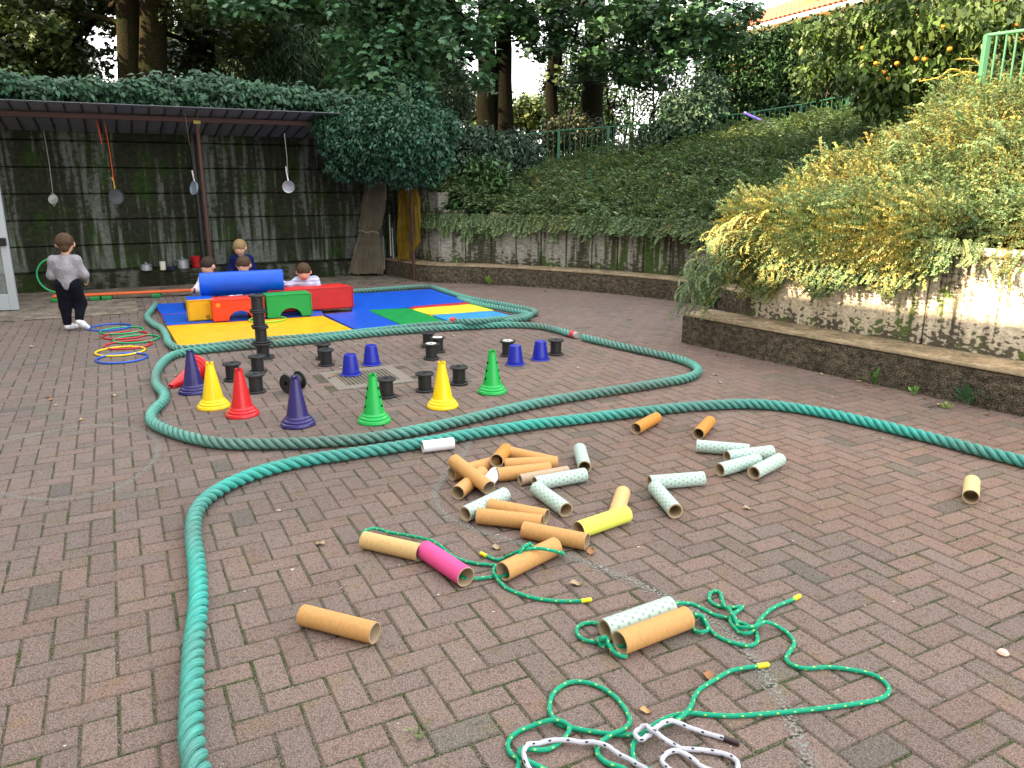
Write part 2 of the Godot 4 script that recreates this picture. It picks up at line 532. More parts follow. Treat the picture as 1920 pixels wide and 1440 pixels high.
func make_walls(rough: Texture2D) -> void:
	# floor slab under the lean-to roof
	var slabm := tri_map(mt(c8(150, 141, 132), 0.95, 0.2), rough, 0.7, rough, 0.1)
	var c0 := Vector3(-2.31, 0, -13.7)
	var b := MB.new()
	var pl := [c0 + AX * 1.0 - BX * 0.3, c0 + AX * 1.0 + BX * 1.25, c0 - AX * 4.0 + BX * 1.25, c0 - AX * 4.0 - BX * 0.3]
	b.quad(pl[0], pl[1], pl[2], pl[3], Vector3(0, -9, 0))
	pl = [c0 - AX * 4.0 - BX * 0.3, c0 - AX * 4.0 + BX * 2.7, c0 - AX * 8.5 + BX * 2.7, c0 - AX * 8.5 - BX * 0.3]
	b.quad(pl[0], pl[1], pl[2], pl[3], Vector3(0, -9, 0))
	var sl := obj("concrete_slab", b.mesh(slabm))
	sl.position.y = 0.001
	sl.set_meta("kind", "structure")
	# back wall: courses of concrete above a ledge
	var bw := thing("back_wall", c0, "tall grey concrete wall streaked with dark moss under the lean-to roof", "wall")
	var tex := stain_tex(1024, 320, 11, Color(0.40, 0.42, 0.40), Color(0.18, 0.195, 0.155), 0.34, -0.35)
	var wm := mt(Color.WHITE, 0.95, 0.2)
	wm.albedo_texture = tex
	wm.heightmap_enabled = true
	wm.heightmap_texture = tex
	wm.heightmap_scale = 0.6
	var seg := 0
	for k in 6:
		var y0 := 0.25 + 0.385 * k
		for j in 1:
			var m := MB.new()
			var x1 := 0.88
			var x0 := -10.4
			m.box(Transform3D(Basis(AX, Vector3.UP, BX), AX * ((x0 + x1) * 0.5) + Vector3(0, y0 + 0.1925, 0) - BX * (0.44 + rnd(0, 0.012))), Vector3(x1 - x0 - 0.004, 0.37, 0.16), 0.012)
			wall_uv(m, Vector3(0, 0, 0) - AX * 10.4, AX, 11.3, 0.2, 2.6)
			obj("wall_panel", m.mesh(wm), bw)
			seg += 1
	var m2 := MB.new()
	m2.box(Transform3D(Basis(AX, Vector3.UP, BX), AX * -4.75 + Vector3(0, 1.1, 0) - BX * 0.6), Vector3(11.3, 2.6, 0.22), 0.01)
	wall_uv(m2, -AX * 10.4, AX, 11.3, 0.2, 2.6)
	obj("wall_core", m2.mesh(wm), bw)
	var ltex := stain_tex(512, 64, 23, Color(0.36, 0.36, 0.33), Color(0.15, 0.16, 0.125), 0.25, 0.2)
	var lm := mt(Color.WHITE, 0.95, 0.2)
	lm.albedo_texture = ltex
	m2 = MB.new()
	m2.box(Transform3D(Basis(AX, Vector3.UP, BX), AX * -5.2 + Vector3(0, 0.105, 0) - BX * 0.21), Vector3(10.4, 0.29, 0.42), 0.015)
	wall_uv(m2, -AX * 10.4, AX, 10.4, -0.05, 0.25)
	obj("ledge", m2.mesh(lm), bw)
	# long curved bench and the wall behind it
	var cw := thing("curved_wall", bench_line[4], "low curved concrete wall with upright board joints and a long bench at its foot", "wall")
	var fine := resample(bench_line, 0.3)
	var loc := []
	for p in fine: loc.append(p - bench_line[4])
	var face := tri_map(mt(c8(226, 216, 200), 0.96, 0.2), bench_tex(61), 0.8, bench_tex(61), 1.6)
	var toptex := tri_map(mt(c8(186, 168, 142), 0.96, 0.2), rough, 0.9, rough, 0.3)
	obj("bench_riser", ribbon(loc, 0.0, 0.36, -0.05, 0.265, 0.02).mesh(face), cw)
	obj("bench_top", ribbon(loc, -0.006, 0.37, 0.268, 0.292, 0.012).mesh(toptex), cw)
	var wl := offset_line(bench_line, 0.36)
	var wl2 := []
	for p in resample(wl, 0.42): wl2.append(p - bench_line[4])
	var ctex := stain_tex(1024, 160, 31, Color(0.60, 0.59, 0.56), Color(0.26, 0.26, 0.21), -0.05, 0.8)
	var cm := mt(Color.WHITE, 0.95, 0.2)
	cm.albedo_texture = ctex
	cm.heightmap_enabled = true
	cm.heightmap_texture = ctex
	cm.heightmap_scale = 0.5
	for i in wl2.size() - 1:
		var high := lerpf(2.0, 1.02, smoothstep(-2.2, -0.9, wl2[i].x + bench_line[4].x))
		var m := strip(wl2, 0.2, high, 0.2, i)
		var tn: Vector3 = (wl2[i + 1] - wl2[i]).normalized()
		for q in m.v.size(): m.t[q] = Vector2(((m.v[q] - wl2[i]).dot(tn) + i * 0.42) / 12.0, 1.0 - (m.v[q].y - 0.25) / 0.8)
		obj("wall_panel", m.mesh(cm), cw)
	m2 = ribbon(wl2, 0.035, 0.16, 0.1, 0.98, 0.01)
	obj("wall_core", m2.mesh(face), cw)
	# near wall with its own bench
	var fw := thing("front_wall", front_a, "pale concrete retaining wall with a dark stepped bench, yellow bushes spilling over it", "wall")
	var fd := (front_b - front_a).normalized()
	var fn := Vector3(fd.z, 0, -fd.x)
	var ftex := stain_tex(768, 192, 45, Color(0.84, 0.79, 0.71), Color(0.33, 0.31, 0.27), -0.34, 0.9)
	var fm := mt(Color.WHITE, 0.95, 0.2)
	fm.albedo_texture = ftex
	fm.heightmap_enabled = true
	fm.heightmap_texture = ftex
	fm.heightmap_scale = 0.6
	for k in 3:
		var ln := 1.75
		var m := MB.new()
		m.box(Transform3D(Basis(fd, Vector3.UP, -fn), fd * (ln * (k + 0.5)) + Vector3(0, 0.6, 0) + fn * 0.1), Vector3(ln - 0.012, 0.86, 0.2), 0.01)
		wall_uv(m, Vector3.ZERO, fd, 5.3, 0.28, 1.05)
		obj("wall_panel", m.mesh(fm), fw)
		m = MB.new()
		m.box(Transform3D(Basis(fd, Vector3.UP, -fn), fd * (ln * (k + 0.5)) + Vector3(0, 1.055, 0) + fn * 0.09), Vector3(ln - 0.008, 0.05, 0.26), 0.012)
		wall_uv(m, Vector3.ZERO, fd, 5.3, 0.7, 1.6)
		obj("coping", m.mesh(fm), fw)
	# the end that runs back into the bank
	m2 = MB.new()
	m2.box(Transform3D(Basis(fd, Vector3.UP, -fn), fd * 0.1 + Vector3(0, 0.6, 0) + fn * 0.9), Vector3(0.2, 0.86, 1.38), 0.01)
	wall_uv(m2, Vector3.ZERO, fn, 5.3, 0.28, 1.05)
	obj("return_wall", m2.mesh(fm), fw)
	var bl := []
	for k in 16: bl.append(fd * (-0.42 + 0.37 * k))
	obj("bench_riser", ribbon(bl, -0.40, 0.0, -0.05, 0.275, 0.02).mesh(face), fw)
	obj("bench_top", ribbon(bl, -0.41, 0.0, 0.278, 0.302, 0.014).mesh(toptex), fw)
var _bt: ImageTexture
func bench_tex(s: int) -> ImageTexture:
	if _bt: return _bt
	_bt = grain(512, s, func(a: float, m: float, f: float, w: float) -> Color:
		var k := 0.34 + 0.5 * (f - 0.5) + 0.35 * (m - 0.5) + 0.25 * (w - 0.5)
		var d := smoothstep(0.42, 0.62, a * 0.6 + f * 0.4)
		k *= lerpf(0.92, 1.14, d)
		return Color(k, k * 0.96, k * 0.90))
	return _bt

func make_land() -> void:
	var soil := grain(256, 70, func(a: float, m: float, f: float, w: float) -> Color:
		var k := 0.22 + 0.2 * (f - 0.5) + 0.1 * (w - 0.5)
		return Color(k * 1.05, k, k * 0.75).lerp(Color(k * 0.6, k * 0.85, k * 0.4), smoothstep(0.45, 0.6, m)))
	var sm := tri_map(mt(c8(200, 200, 180), 1.0, 0.1), soil, 0.8)
	var b := MB.new()
	b.quad(Vector3(-300, -0.12, 300), Vector3(300, -0.12, 300), Vector3(300, -0.12, -300), Vector3(-300, -0.12, -300), Vector3(0, -9, 0))
	obj("ground", b.mesh(sm)).set_meta("kind", "structure")
	b = MB.new()
	var n := 110
	var idx := {}
	for j in n + 1:
		for i in n + 1:
			var qx := float(i) / n
			var qz := float(j) / n
			var p := Vector3(-16.0 + 36.0 * qx, 0, -3.0 - 34.0 * qz * (0.45 + 0.55 * qz))
			var d := behind(p)
			if d < 0.06: continue
			p.y = land(p, d)
			idx[j * 1000 + i] = b.p(p, Vector3.UP)
	for j in n:
		for i in n:
			var k := [j * 1000 + i, j * 1000 + i + 1, (j + 1) * 1000 + i + 1, (j + 1) * 1000 + i]
			if k.all(func(q): return idx.has(q)): b.x.append_array([idx[k[0]], idx[k[2]], idx[k[1]], idx[k[0]], idx[k[3]], idx[k[2]]])
	for i in range(0, b.x.size(), 3):
		var nn := (b.v[b.x[i + 2]] - b.v[b.x[i]]).cross(b.v[b.x[i + 1]] - b.v[b.x[i]])
		for k in 3: b.n[b.x[i + k]] += nn * 50.0
	for i in b.n.size(): b.n[i] = b.n[i].normalized()
	if b.n.size() > 0 and b.n[b.x[0]].y < 0: print("land upside down")
	obj("hillside", b.mesh(sm)).set_meta("kind", "structure")

# ---------- plants ----------
var LEAF := {}
func leaf_kinds() -> void:
	var m := leafy(0.35, 0.45)
	var dull := leafy(0.2, 0.45)
	LEAF.maple = []
	LEAF.oak = []
	LEAF.ivy = []
	LEAF.laurel = []
	LEAF.kaki = []
	LEAF.yew = []
	LEAF.cot = []
	LEAF.creeper = []
	for k in 3:
		LEAF.maple.append(clump("maple", 9, 0.22, 0.15, 0, m, 0.25))
		LEAF.oak.append(clump("maple", 12, 0.26, 0.13, 0, m, 0.3))
		LEAF.ivy.append(clump("oval", 12, 0.11, 0.07 + 0.012 * k, 0.042, dull, 0.5))
		LEAF.laurel.append(clump("oval", 14, 0.2, 0.12, 0.055, dull, 0.2))
		LEAF.kaki.append(clump("oval", 8, 0.2, 0.15, 0.08, m, 0.7))
		LEAF.yew.append(clump("oval", 26, 0.22, 0.17, 0.018, dull, 0.6))
		LEAF.cot.append(spray(0.22, 17, 0.022, 0.016, m, Color(0.7, 0.45, 0.35)))
		LEAF.creeper.append(spray(0.34, 12, 0.036, 0.024, m, Color(0.7, 0.45, 0.35)))
func crown(parent: Node, kind: String, blobs: Array, tint: Color, vary := 0.25, called := "crown") -> void:   # blobs: [u, v, distance, rx, ry, rz, count]
	var xf := []
	var cols := PackedColorArray()
	for b in blobs:
		var cen: Vector3 = Z(b[0], b[1], b[2]) - parent.position
		var rad := Vector3(b[3], b[4], b[5])
		if kind in ["maple", "oak", "kaki"]:   # leaves stand in flat sprays with gaps between them
			var cnt: float = b[6] * (0.72 if kind == "maple" else 1.0)
			var n := maxi(4, int(cnt / 15.0))
			for k in n:
				var at: Vector3 = cen + rv().normalized() * rad * pow(rng.randf(), 0.4) * 0.9
				blob(xf, cols, at, Vector3(0.38, 0.09, 0.34) * rnd(0.7, 1.3), int(cnt / n), tint * rnd(0.85, 1.15), vary, 0.85, 0.1)
		else: blob(xf, cols, cen, rad, int(b[6]), tint, vary, 1.0, 0.35)
	leaves_of(parent, kind, xf, cols, called)
func leaves_of(parent: Node, kind: String, xf: Array, cols: PackedColorArray, called := "crown") -> void:
	for k in LEAF[kind].size():
		var sx := []
		var sc := PackedColorArray()
		for i in range(k, xf.size(), LEAF[kind].size()):
			sx.append(xf[i]); sc.append(cols[i])
		tag(scatter(called, LEAF[kind][k], sx, sc, parent), "", "", "", "stuff")
func tree(called: String, at: Vector3, label: String, stems: Array, kind: String, blobs: Array, tint: Color, bark: Material, vary := 0.25, group := "trees behind the walls") -> Node3D:
	var o := thing(called, at, label, "tree", group)
	for s in stems:   # [u, v top, distance, radius, foot offset x]
		var b := MB.new()
		var topp := Z(s[0], s[1], s[2]) - at
		var foot := Vector3(s[4], -0.3, 0)
		var pts := PackedVector3Array()
		for k in 9:
			var q := k / 8.0
			pts.append(foot.lerp(topp, q) + Vector3(noise.get_noise_2d(s[0], k * 40), 0, noise.get_noise_2d(s[0] + 99, k * 40)) * 0.12)
		var rr := []
		for k in 9: rr.append(s[3] * (1.15 - 0.4 * k / 8.0) * (1.25 if k == 0 else 1.0))
		b.tube(pts, rr, 14, true, 6.0)
		obj("trunk", b.mesh(bark), o)
		for k in blobs.size():   # limbs towards the masses of leaves
			if k % stems.size() != stems.find(s): continue
			var bl: Array = blobs[k]
			var lb := MB.new()
			var tip := Z(bl[0], bl[1], bl[2]) - at
			var from: Vector3 = pts[4 + k % 4]
			var mid := from.lerp(tip, 0.5) + Vector3(0, 0.25, 0) + rv() * 0.15
			var path := spline([from, mid, tip], 0.3)
			var lr := []
			for i in path.size(): lr.append(lerpf(s[3] * 0.32, 0.02, float(i) / path.size()))
			if path.size() > 2:
				lb.tube(path, lr, 7, false, 2.0)
				for tw in 3:
					var q := tip + rv() * Vector3(bl[3], bl[4], bl[5]) * 0.8
					lb.tube(PackedVector3Array([path[int(path.size() * 0.6)], q.lerp(tip, 0.4), q]), [0.03, 0.02, 0.008], 5, false)
				obj("limb", lb.mesh(bark), o)
	crown(o, kind, blobs, tint, vary)
	return o

func make_trees() -> void:
	var bt := grain(256, 90, func(a: float, m: float, f: float, w: float) -> Color:
		var k := 0.30 + 0.5 * (f - 0.5) + 0.3 * (m - 0.5) + 0.1 * (w - 0.5)
		return Color(k * 1.06, k * 0.96, k * 0.80).lerp(Color(k * 0.8, k, k * 0.6), smoothstep(0.5, 0.65, a)))
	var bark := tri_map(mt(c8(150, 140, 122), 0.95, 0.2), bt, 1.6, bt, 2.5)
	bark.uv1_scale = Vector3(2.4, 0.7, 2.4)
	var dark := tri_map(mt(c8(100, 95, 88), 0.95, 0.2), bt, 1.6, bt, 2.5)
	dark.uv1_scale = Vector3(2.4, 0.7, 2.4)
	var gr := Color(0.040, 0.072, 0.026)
	# big double-stemmed tree over the lean-to
	var at := Z(262, 160, 17.0)
	at.y = 2.0
	tree("broadleaf_tree", at, "big tree with two thick mossy trunks side by side above the lean-to roof", [[225, -260, 17.0, 0.25, -0.35], [276, -260, 16.6, 0.27, 0.22]], "oak",
		[[40, 40, 17, 1.9, 1.2, 1.5, 420], [130, 90, 18.5, 1.3, 0.9, 1.4, 260], [60, 120, 18, 1.3, 0.6, 1.2, 240], [150, 10, 18.6, 1.6, 0.7, 1.2, 260], [340, 20, 18.6, 1.3, 0.5, 1.0, 220], [370, 100, 19.5, 1.3, 0.9, 1.3, 300], [330, 140, 20.5, 1.3, 0.5, 1.2, 160], [440, 30, 17, 1.3, 0.7, 1.2, 260], [430, 120, 20, 1.0, 0.7, 1.2, 150], [250, -120, 17, 3.6, 1.0, 3.0, 700], [-60, 60, 17, 1.6, 1.8, 1.6, 360], [250, -45, 15.6, 2.6, 0.30, 0.8, 200]], Color(0.050, 0.078, 0.026), bark, 0.45)
	# dark conifers
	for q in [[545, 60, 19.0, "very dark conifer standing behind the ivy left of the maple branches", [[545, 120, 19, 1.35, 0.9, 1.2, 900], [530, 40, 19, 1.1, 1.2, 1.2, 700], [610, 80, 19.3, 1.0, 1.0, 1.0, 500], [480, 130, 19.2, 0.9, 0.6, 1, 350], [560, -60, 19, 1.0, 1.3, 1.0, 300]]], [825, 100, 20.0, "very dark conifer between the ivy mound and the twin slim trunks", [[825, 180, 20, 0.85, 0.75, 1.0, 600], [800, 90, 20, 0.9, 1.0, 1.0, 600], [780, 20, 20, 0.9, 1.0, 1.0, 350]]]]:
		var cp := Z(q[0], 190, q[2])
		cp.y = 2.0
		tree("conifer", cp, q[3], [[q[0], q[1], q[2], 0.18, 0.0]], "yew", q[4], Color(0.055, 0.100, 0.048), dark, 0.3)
	# maple whose branches hang over the corner
	at = Z(700, 200, 15.4)
	at.y = 2.0
	tree("maple_tree", at, "maple with pale blue-green lobed leaves hanging over the ivy corner", [[730, -200, 15.4, 0.16, 0.1]], "maple",
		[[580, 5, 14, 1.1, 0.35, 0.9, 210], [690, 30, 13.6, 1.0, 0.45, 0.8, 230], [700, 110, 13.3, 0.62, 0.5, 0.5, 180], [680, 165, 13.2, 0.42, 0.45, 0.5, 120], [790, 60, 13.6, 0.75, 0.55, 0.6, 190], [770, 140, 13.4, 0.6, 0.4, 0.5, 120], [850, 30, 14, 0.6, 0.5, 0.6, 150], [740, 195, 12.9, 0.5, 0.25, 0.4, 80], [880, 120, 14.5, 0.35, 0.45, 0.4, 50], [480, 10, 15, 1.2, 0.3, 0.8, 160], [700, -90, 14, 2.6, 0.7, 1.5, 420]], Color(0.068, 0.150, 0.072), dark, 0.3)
	# twin slim trunks and their neighbours behind the railing
	at = Z(930, 290, 18.0)
	tree("broadleaf_tree", at, "tree with two slim dark trunks rising close together behind the railing", [[908, -150, 18, 0.21, -0.16], [942, -150, 18, 0.19, 0.24]], "maple",
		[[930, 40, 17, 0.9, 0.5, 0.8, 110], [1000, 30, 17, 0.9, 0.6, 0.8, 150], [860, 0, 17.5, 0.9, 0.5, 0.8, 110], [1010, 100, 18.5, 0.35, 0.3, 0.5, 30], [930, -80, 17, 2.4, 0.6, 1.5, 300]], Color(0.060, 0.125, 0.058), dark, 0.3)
	at = Z(1108, 285, 19.0)
	tree("broadleaf_tree", at, "single straight dark trunk behind the railing with a wide blue-green crown", [[1122, -150, 19, 0.25, 0.0]], "maple",
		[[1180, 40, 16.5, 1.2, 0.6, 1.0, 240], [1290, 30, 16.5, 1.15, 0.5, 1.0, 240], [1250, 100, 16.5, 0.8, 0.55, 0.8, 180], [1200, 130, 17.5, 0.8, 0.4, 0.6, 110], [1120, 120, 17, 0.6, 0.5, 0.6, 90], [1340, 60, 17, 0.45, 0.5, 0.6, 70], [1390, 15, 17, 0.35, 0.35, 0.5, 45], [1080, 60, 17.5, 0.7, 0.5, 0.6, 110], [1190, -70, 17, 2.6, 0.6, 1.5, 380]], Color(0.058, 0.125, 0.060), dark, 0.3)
	at = Z(1032, 285, 20.0)
	tree("broadleaf_tree", at, "thinnest dark trunk between the twin trunks and the single trunk", [[1045, -60, 20, 0.15, 0.0]], "maple",
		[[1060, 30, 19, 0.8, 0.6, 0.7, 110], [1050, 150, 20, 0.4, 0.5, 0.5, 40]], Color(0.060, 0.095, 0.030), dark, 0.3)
	# sunlit trees far behind
	var k := 0
	for q in [[890, 215, 27.0, 1.0, 1.0, "round yellow-green tree far behind the dark conifer"], [990, 205, 27.0, 1.3, 0.9, "yellow-green tree glowing far behind the twin slim trunks"], [1085, 215, 29.0, 1.6, 1.5, "green and yellow tree far behind the single trunk"], [420, 120, 31.0, 3.0, 2.2, "dull green tree far behind, right of the big double trunk"], [30, 60, 30.0, 3.4, 3.0, "dull green tree far behind at the end of the ivy"], [640, 60, 34.0, 4.0, 3.6, "tall dark tree far behind the conifers"]]:
		var fp := Z(q[0], 300, q[2])
		fp.y = 1.8
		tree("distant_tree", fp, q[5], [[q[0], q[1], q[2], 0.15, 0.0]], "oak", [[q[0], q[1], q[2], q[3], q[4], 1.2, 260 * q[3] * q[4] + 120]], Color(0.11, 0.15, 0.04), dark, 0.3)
		k += 1
	# clipped hedge behind the railing, and the one in the shade to its left
	for hq in [[1330.0, 1720.0, 20.0, 17.5, "tall clipped dark green hedge below the tiled roof", 5200], [1020.0, 1345.0, 22.0, 21.0, "dark loose hedge in the shade behind the tree trunks", 1500]]:
		var hp := Z(hq[0], 280, hq[2])
		var ho := thing("hedge", hp, hq[4], "hedge")
		var xf := []
		var cols := PackedColorArray()
		var tall: bool = hq[0] > 1000.0
		for i in hq[5]:
			var u := rnd(hq[0], hq[1])
			var q: float = (u - hq[0]) / (hq[1] - hq[0])
			var vt := 84.0 - 95.0 * q if tall else 178.0 - 30.0 * q + 25.0 * sin(u * 0.03)
			var dd := lerpf(hq[2], hq[3], q)
			var low := Z(u, 300, dd)
			var high := Z(u, vt, dd)
			var y := pow(rng.randf(), 0.8)
			var p := low.lerp(high, y)
			p.z -= rnd(0.0, 0.9) * (1.0 if y < 0.96 else 1.0)
			p += rv() * 0.08
			xf.append(Transform3D(Basis.from_euler(Vector3(rnd(-0.6, 0.6), rnd(0, TAU), rnd(-0.6, 0.6))).scaled(Vector3.ONE * rnd(0.7, 1.2)), p - hp))
			var f := rnd(0.7, 1.35)
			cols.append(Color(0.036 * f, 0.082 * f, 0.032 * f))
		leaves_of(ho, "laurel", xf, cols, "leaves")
		var core := MB.new()
		var bl := Z(hq[0], 310, hq[2])
		var br := Z(hq[1], 310, hq[3])
		for i in 24:
			var p := bl.lerp(br, (i + rng.randf()) / 24.0) + Vector3(0, 0, -rnd(0.2, 0.7)) - hp
			core.tube(PackedVector3Array([p, p + Vector3(rnd(-0.2, 0.2), 1.2, 0), p + Vector3(rnd(-0.5, 0.5), 2.6 if tall else 1.6, 0)]), [0.04, 0.03, 0.015], 5, false)
		obj("stems", core.mesh(dark), ho)

func make_ivy() -> void:
	# over the lean-to roof
	var c0 := Vector3(-2.31, 0, -13.7)
	var o := thing("ivy", c0, "long mat of dark green ivy growing along the top of the lean-to roof", "ivy")
	var xf := []
	var cols := PackedColorArray()
	for i in 5200:
		var a := rnd(-9.2, 0.2)
		var hh := 0.20 + 0.16 * noise.get_noise_1d(a * 90.0) + 0.07 * sin(a * 1.7)
		var q := rng.randf()
		var back := rnd(-0.2, 1.30)
		var y := 2.47 + 0.149 * (back + 0.3) + (1.0 - pow(q, 1.6)) * hh * 1.05
		back -= 0.6 * (y - 2.55)
		var p := AX * a + BX * back + Vector3(0, y, 0)
		xf.append(Transform3D(Basis.from_euler(Vector3(rnd(0.2, 1.2), atan2(BX.x, BX.z) + rnd(-0.8, 0.8), 0)).scaled(Vector3.ONE * rnd(0.8, 1.4)), p))
		var f := rnd(0.65, 1.4)
		cols.append(Color(0.036, 0.095, 0.052) * f)
	leaves_of(o, "ivy", xf, cols, "leaves")
	var tw: MB
	for q in [[-8.7, 0.3], [-8.2, 0.22], [-7.1, 0.15], [-4.0, 0.2], [-3.2, 0.1]]:
		tw = MB.new()
		var p: Vector3 = AX * q[0] + BX * 0.2 + Vector3(0, 2.72, 0)
		tw.tube(PackedVector3Array([p, p + Vector3(-0.05, 0.15, 0), p + Vector3(-0.2, 0.15 + q[1], 0)]), [0.006, 0.005, 0.002], 4, false)
		obj("shoot", tw.mesh(mt(c8(120, 105, 70))), o)
	for q in [[-3.1, 0.42], [-2.95, 0.2]]:   # strands that hang below the roof edge
		tw = MB.new()
		var p: Vector3 = AX * q[0] + BX * 1.24 + Vector3(0, 2.5, 0)
		tw.tube(PackedVector3Array([p, p + Vector3(0.02, -q[1], 0)]), [0.004, 0.002], 4, false)
		obj("shoot", tw.mesh(mt(c8(120, 105, 70))), o)
	# the mound that hides the corner
	var at := Z(718, 265, 12.4)
	o = thing("ivy", at, "round bulging mound of ivy at the end of the lean-to roof above the brown curtain", "ivy")
	xf = []
	cols = PackedColorArray()
	for bq in [[715, 262, 12.3, 0.86, 0.5, 0.6, 2300], [770, 240, 12.5, 0.5, 0.38, 0.5, 700], [650, 250, 12.3, 0.4, 0.3, 0.4, 500], [740, 200, 13.2, 0.75, 0.42, 0.5, 800], [700, 305, 12.5, 0.6, 0.2, 0.5, 420], [805, 290, 12.6, 0.3, 0.4, 0.4, 400], [622, 238, 12.2, 0.25, 0.2, 0.25, 200], [640, 292, 12.3, 0.22, 0.3, 0.25, 200], [690, 205, 12.6, 0.4, 0.2, 0.3, 260], [760, 318, 12.4, 0.28, 0.22, 0.3, 180], [830, 235, 12.8, 0.25, 0.25, 0.3, 180]]:
		blob(xf, cols, Z(bq[0], bq[1], bq[2]) - at, Vector3(bq[3], bq[4], bq[5]), bq[6], Color(0.034, 0.096, 0.056), 0.45, 0.9, 0.72)
	leaves_of(o, "ivy", xf, cols, "leaves")
	# shrubs
	for q in [["climbing shrub with small dull leaves in front of the twin slim trunks", "ivy", [[880, 290, 14.2, 0.75, 0.5, 0.5, 900], [850, 330, 13.8, 0.5, 0.4, 0.4, 420], [960, 275, 15.2, 0.35, 0.3, 0.4, 180], [985, 290, 15.8, 0.4, 0.3, 0.4, 200]], Color(0.046, 0.085, 0.055)],
			["bushy shrub with broad glossy leaves at the left end of the bank", "laurel", [[850, 370, 13.4, 0.38, 0.32, 0.3, 200], [905, 350, 13.3, 0.42, 0.36, 0.3, 230], [870, 400, 13.1, 0.3, 0.22, 0.3, 110]], Color(0.055, 0.115, 0.040)],
			["grey-green twiggy shrub leaning on the middle of the railing", "ivy", [[1290, 215, 16.2, 0.55, 0.5, 0.4, 420], [1245, 255, 16.2, 0.5, 0.35, 0.3, 300], [1330, 180, 16.4, 0.4, 0.45, 0.3, 190]], Color(0.060, 0.110, 0.065)],
			["reddish low shrub between the thin trunks behind the railing", "ivy", [[1075, 245, 18.2, 0.8, 0.35, 0.4, 300], [1020, 265, 18.4, 0.5, 0.25, 0.4, 120]], Color(0.050, 0.060, 0.030)]]:
		var b0: Array = q[2][0]
		var sp := Z(b0[0], b0[1], b0[2])
		sp.y -= b0[4]
		var s := thing("shrub", sp, q[0], "shrub")
		crown(s, q[1], q[2], q[3], 0.35, "leaves")
		var st := MB.new()
		for k in 7:
			st.tube(PackedVector3Array([Vector3(rnd(-0.1, 0.1), -0.6, rnd(-0.1, 0.1)), Vector3(rnd(-0.3, 0.3), 0.2, rnd(-0.1, 0.1)), Vector3(rnd(-0.6, 0.6), 0.8, rnd(-0.2, 0.2))]), [0.02, 0.014, 0.006], 5, false)
		obj("stems", st.mesh(mt(c8(70, 58, 44))), s)

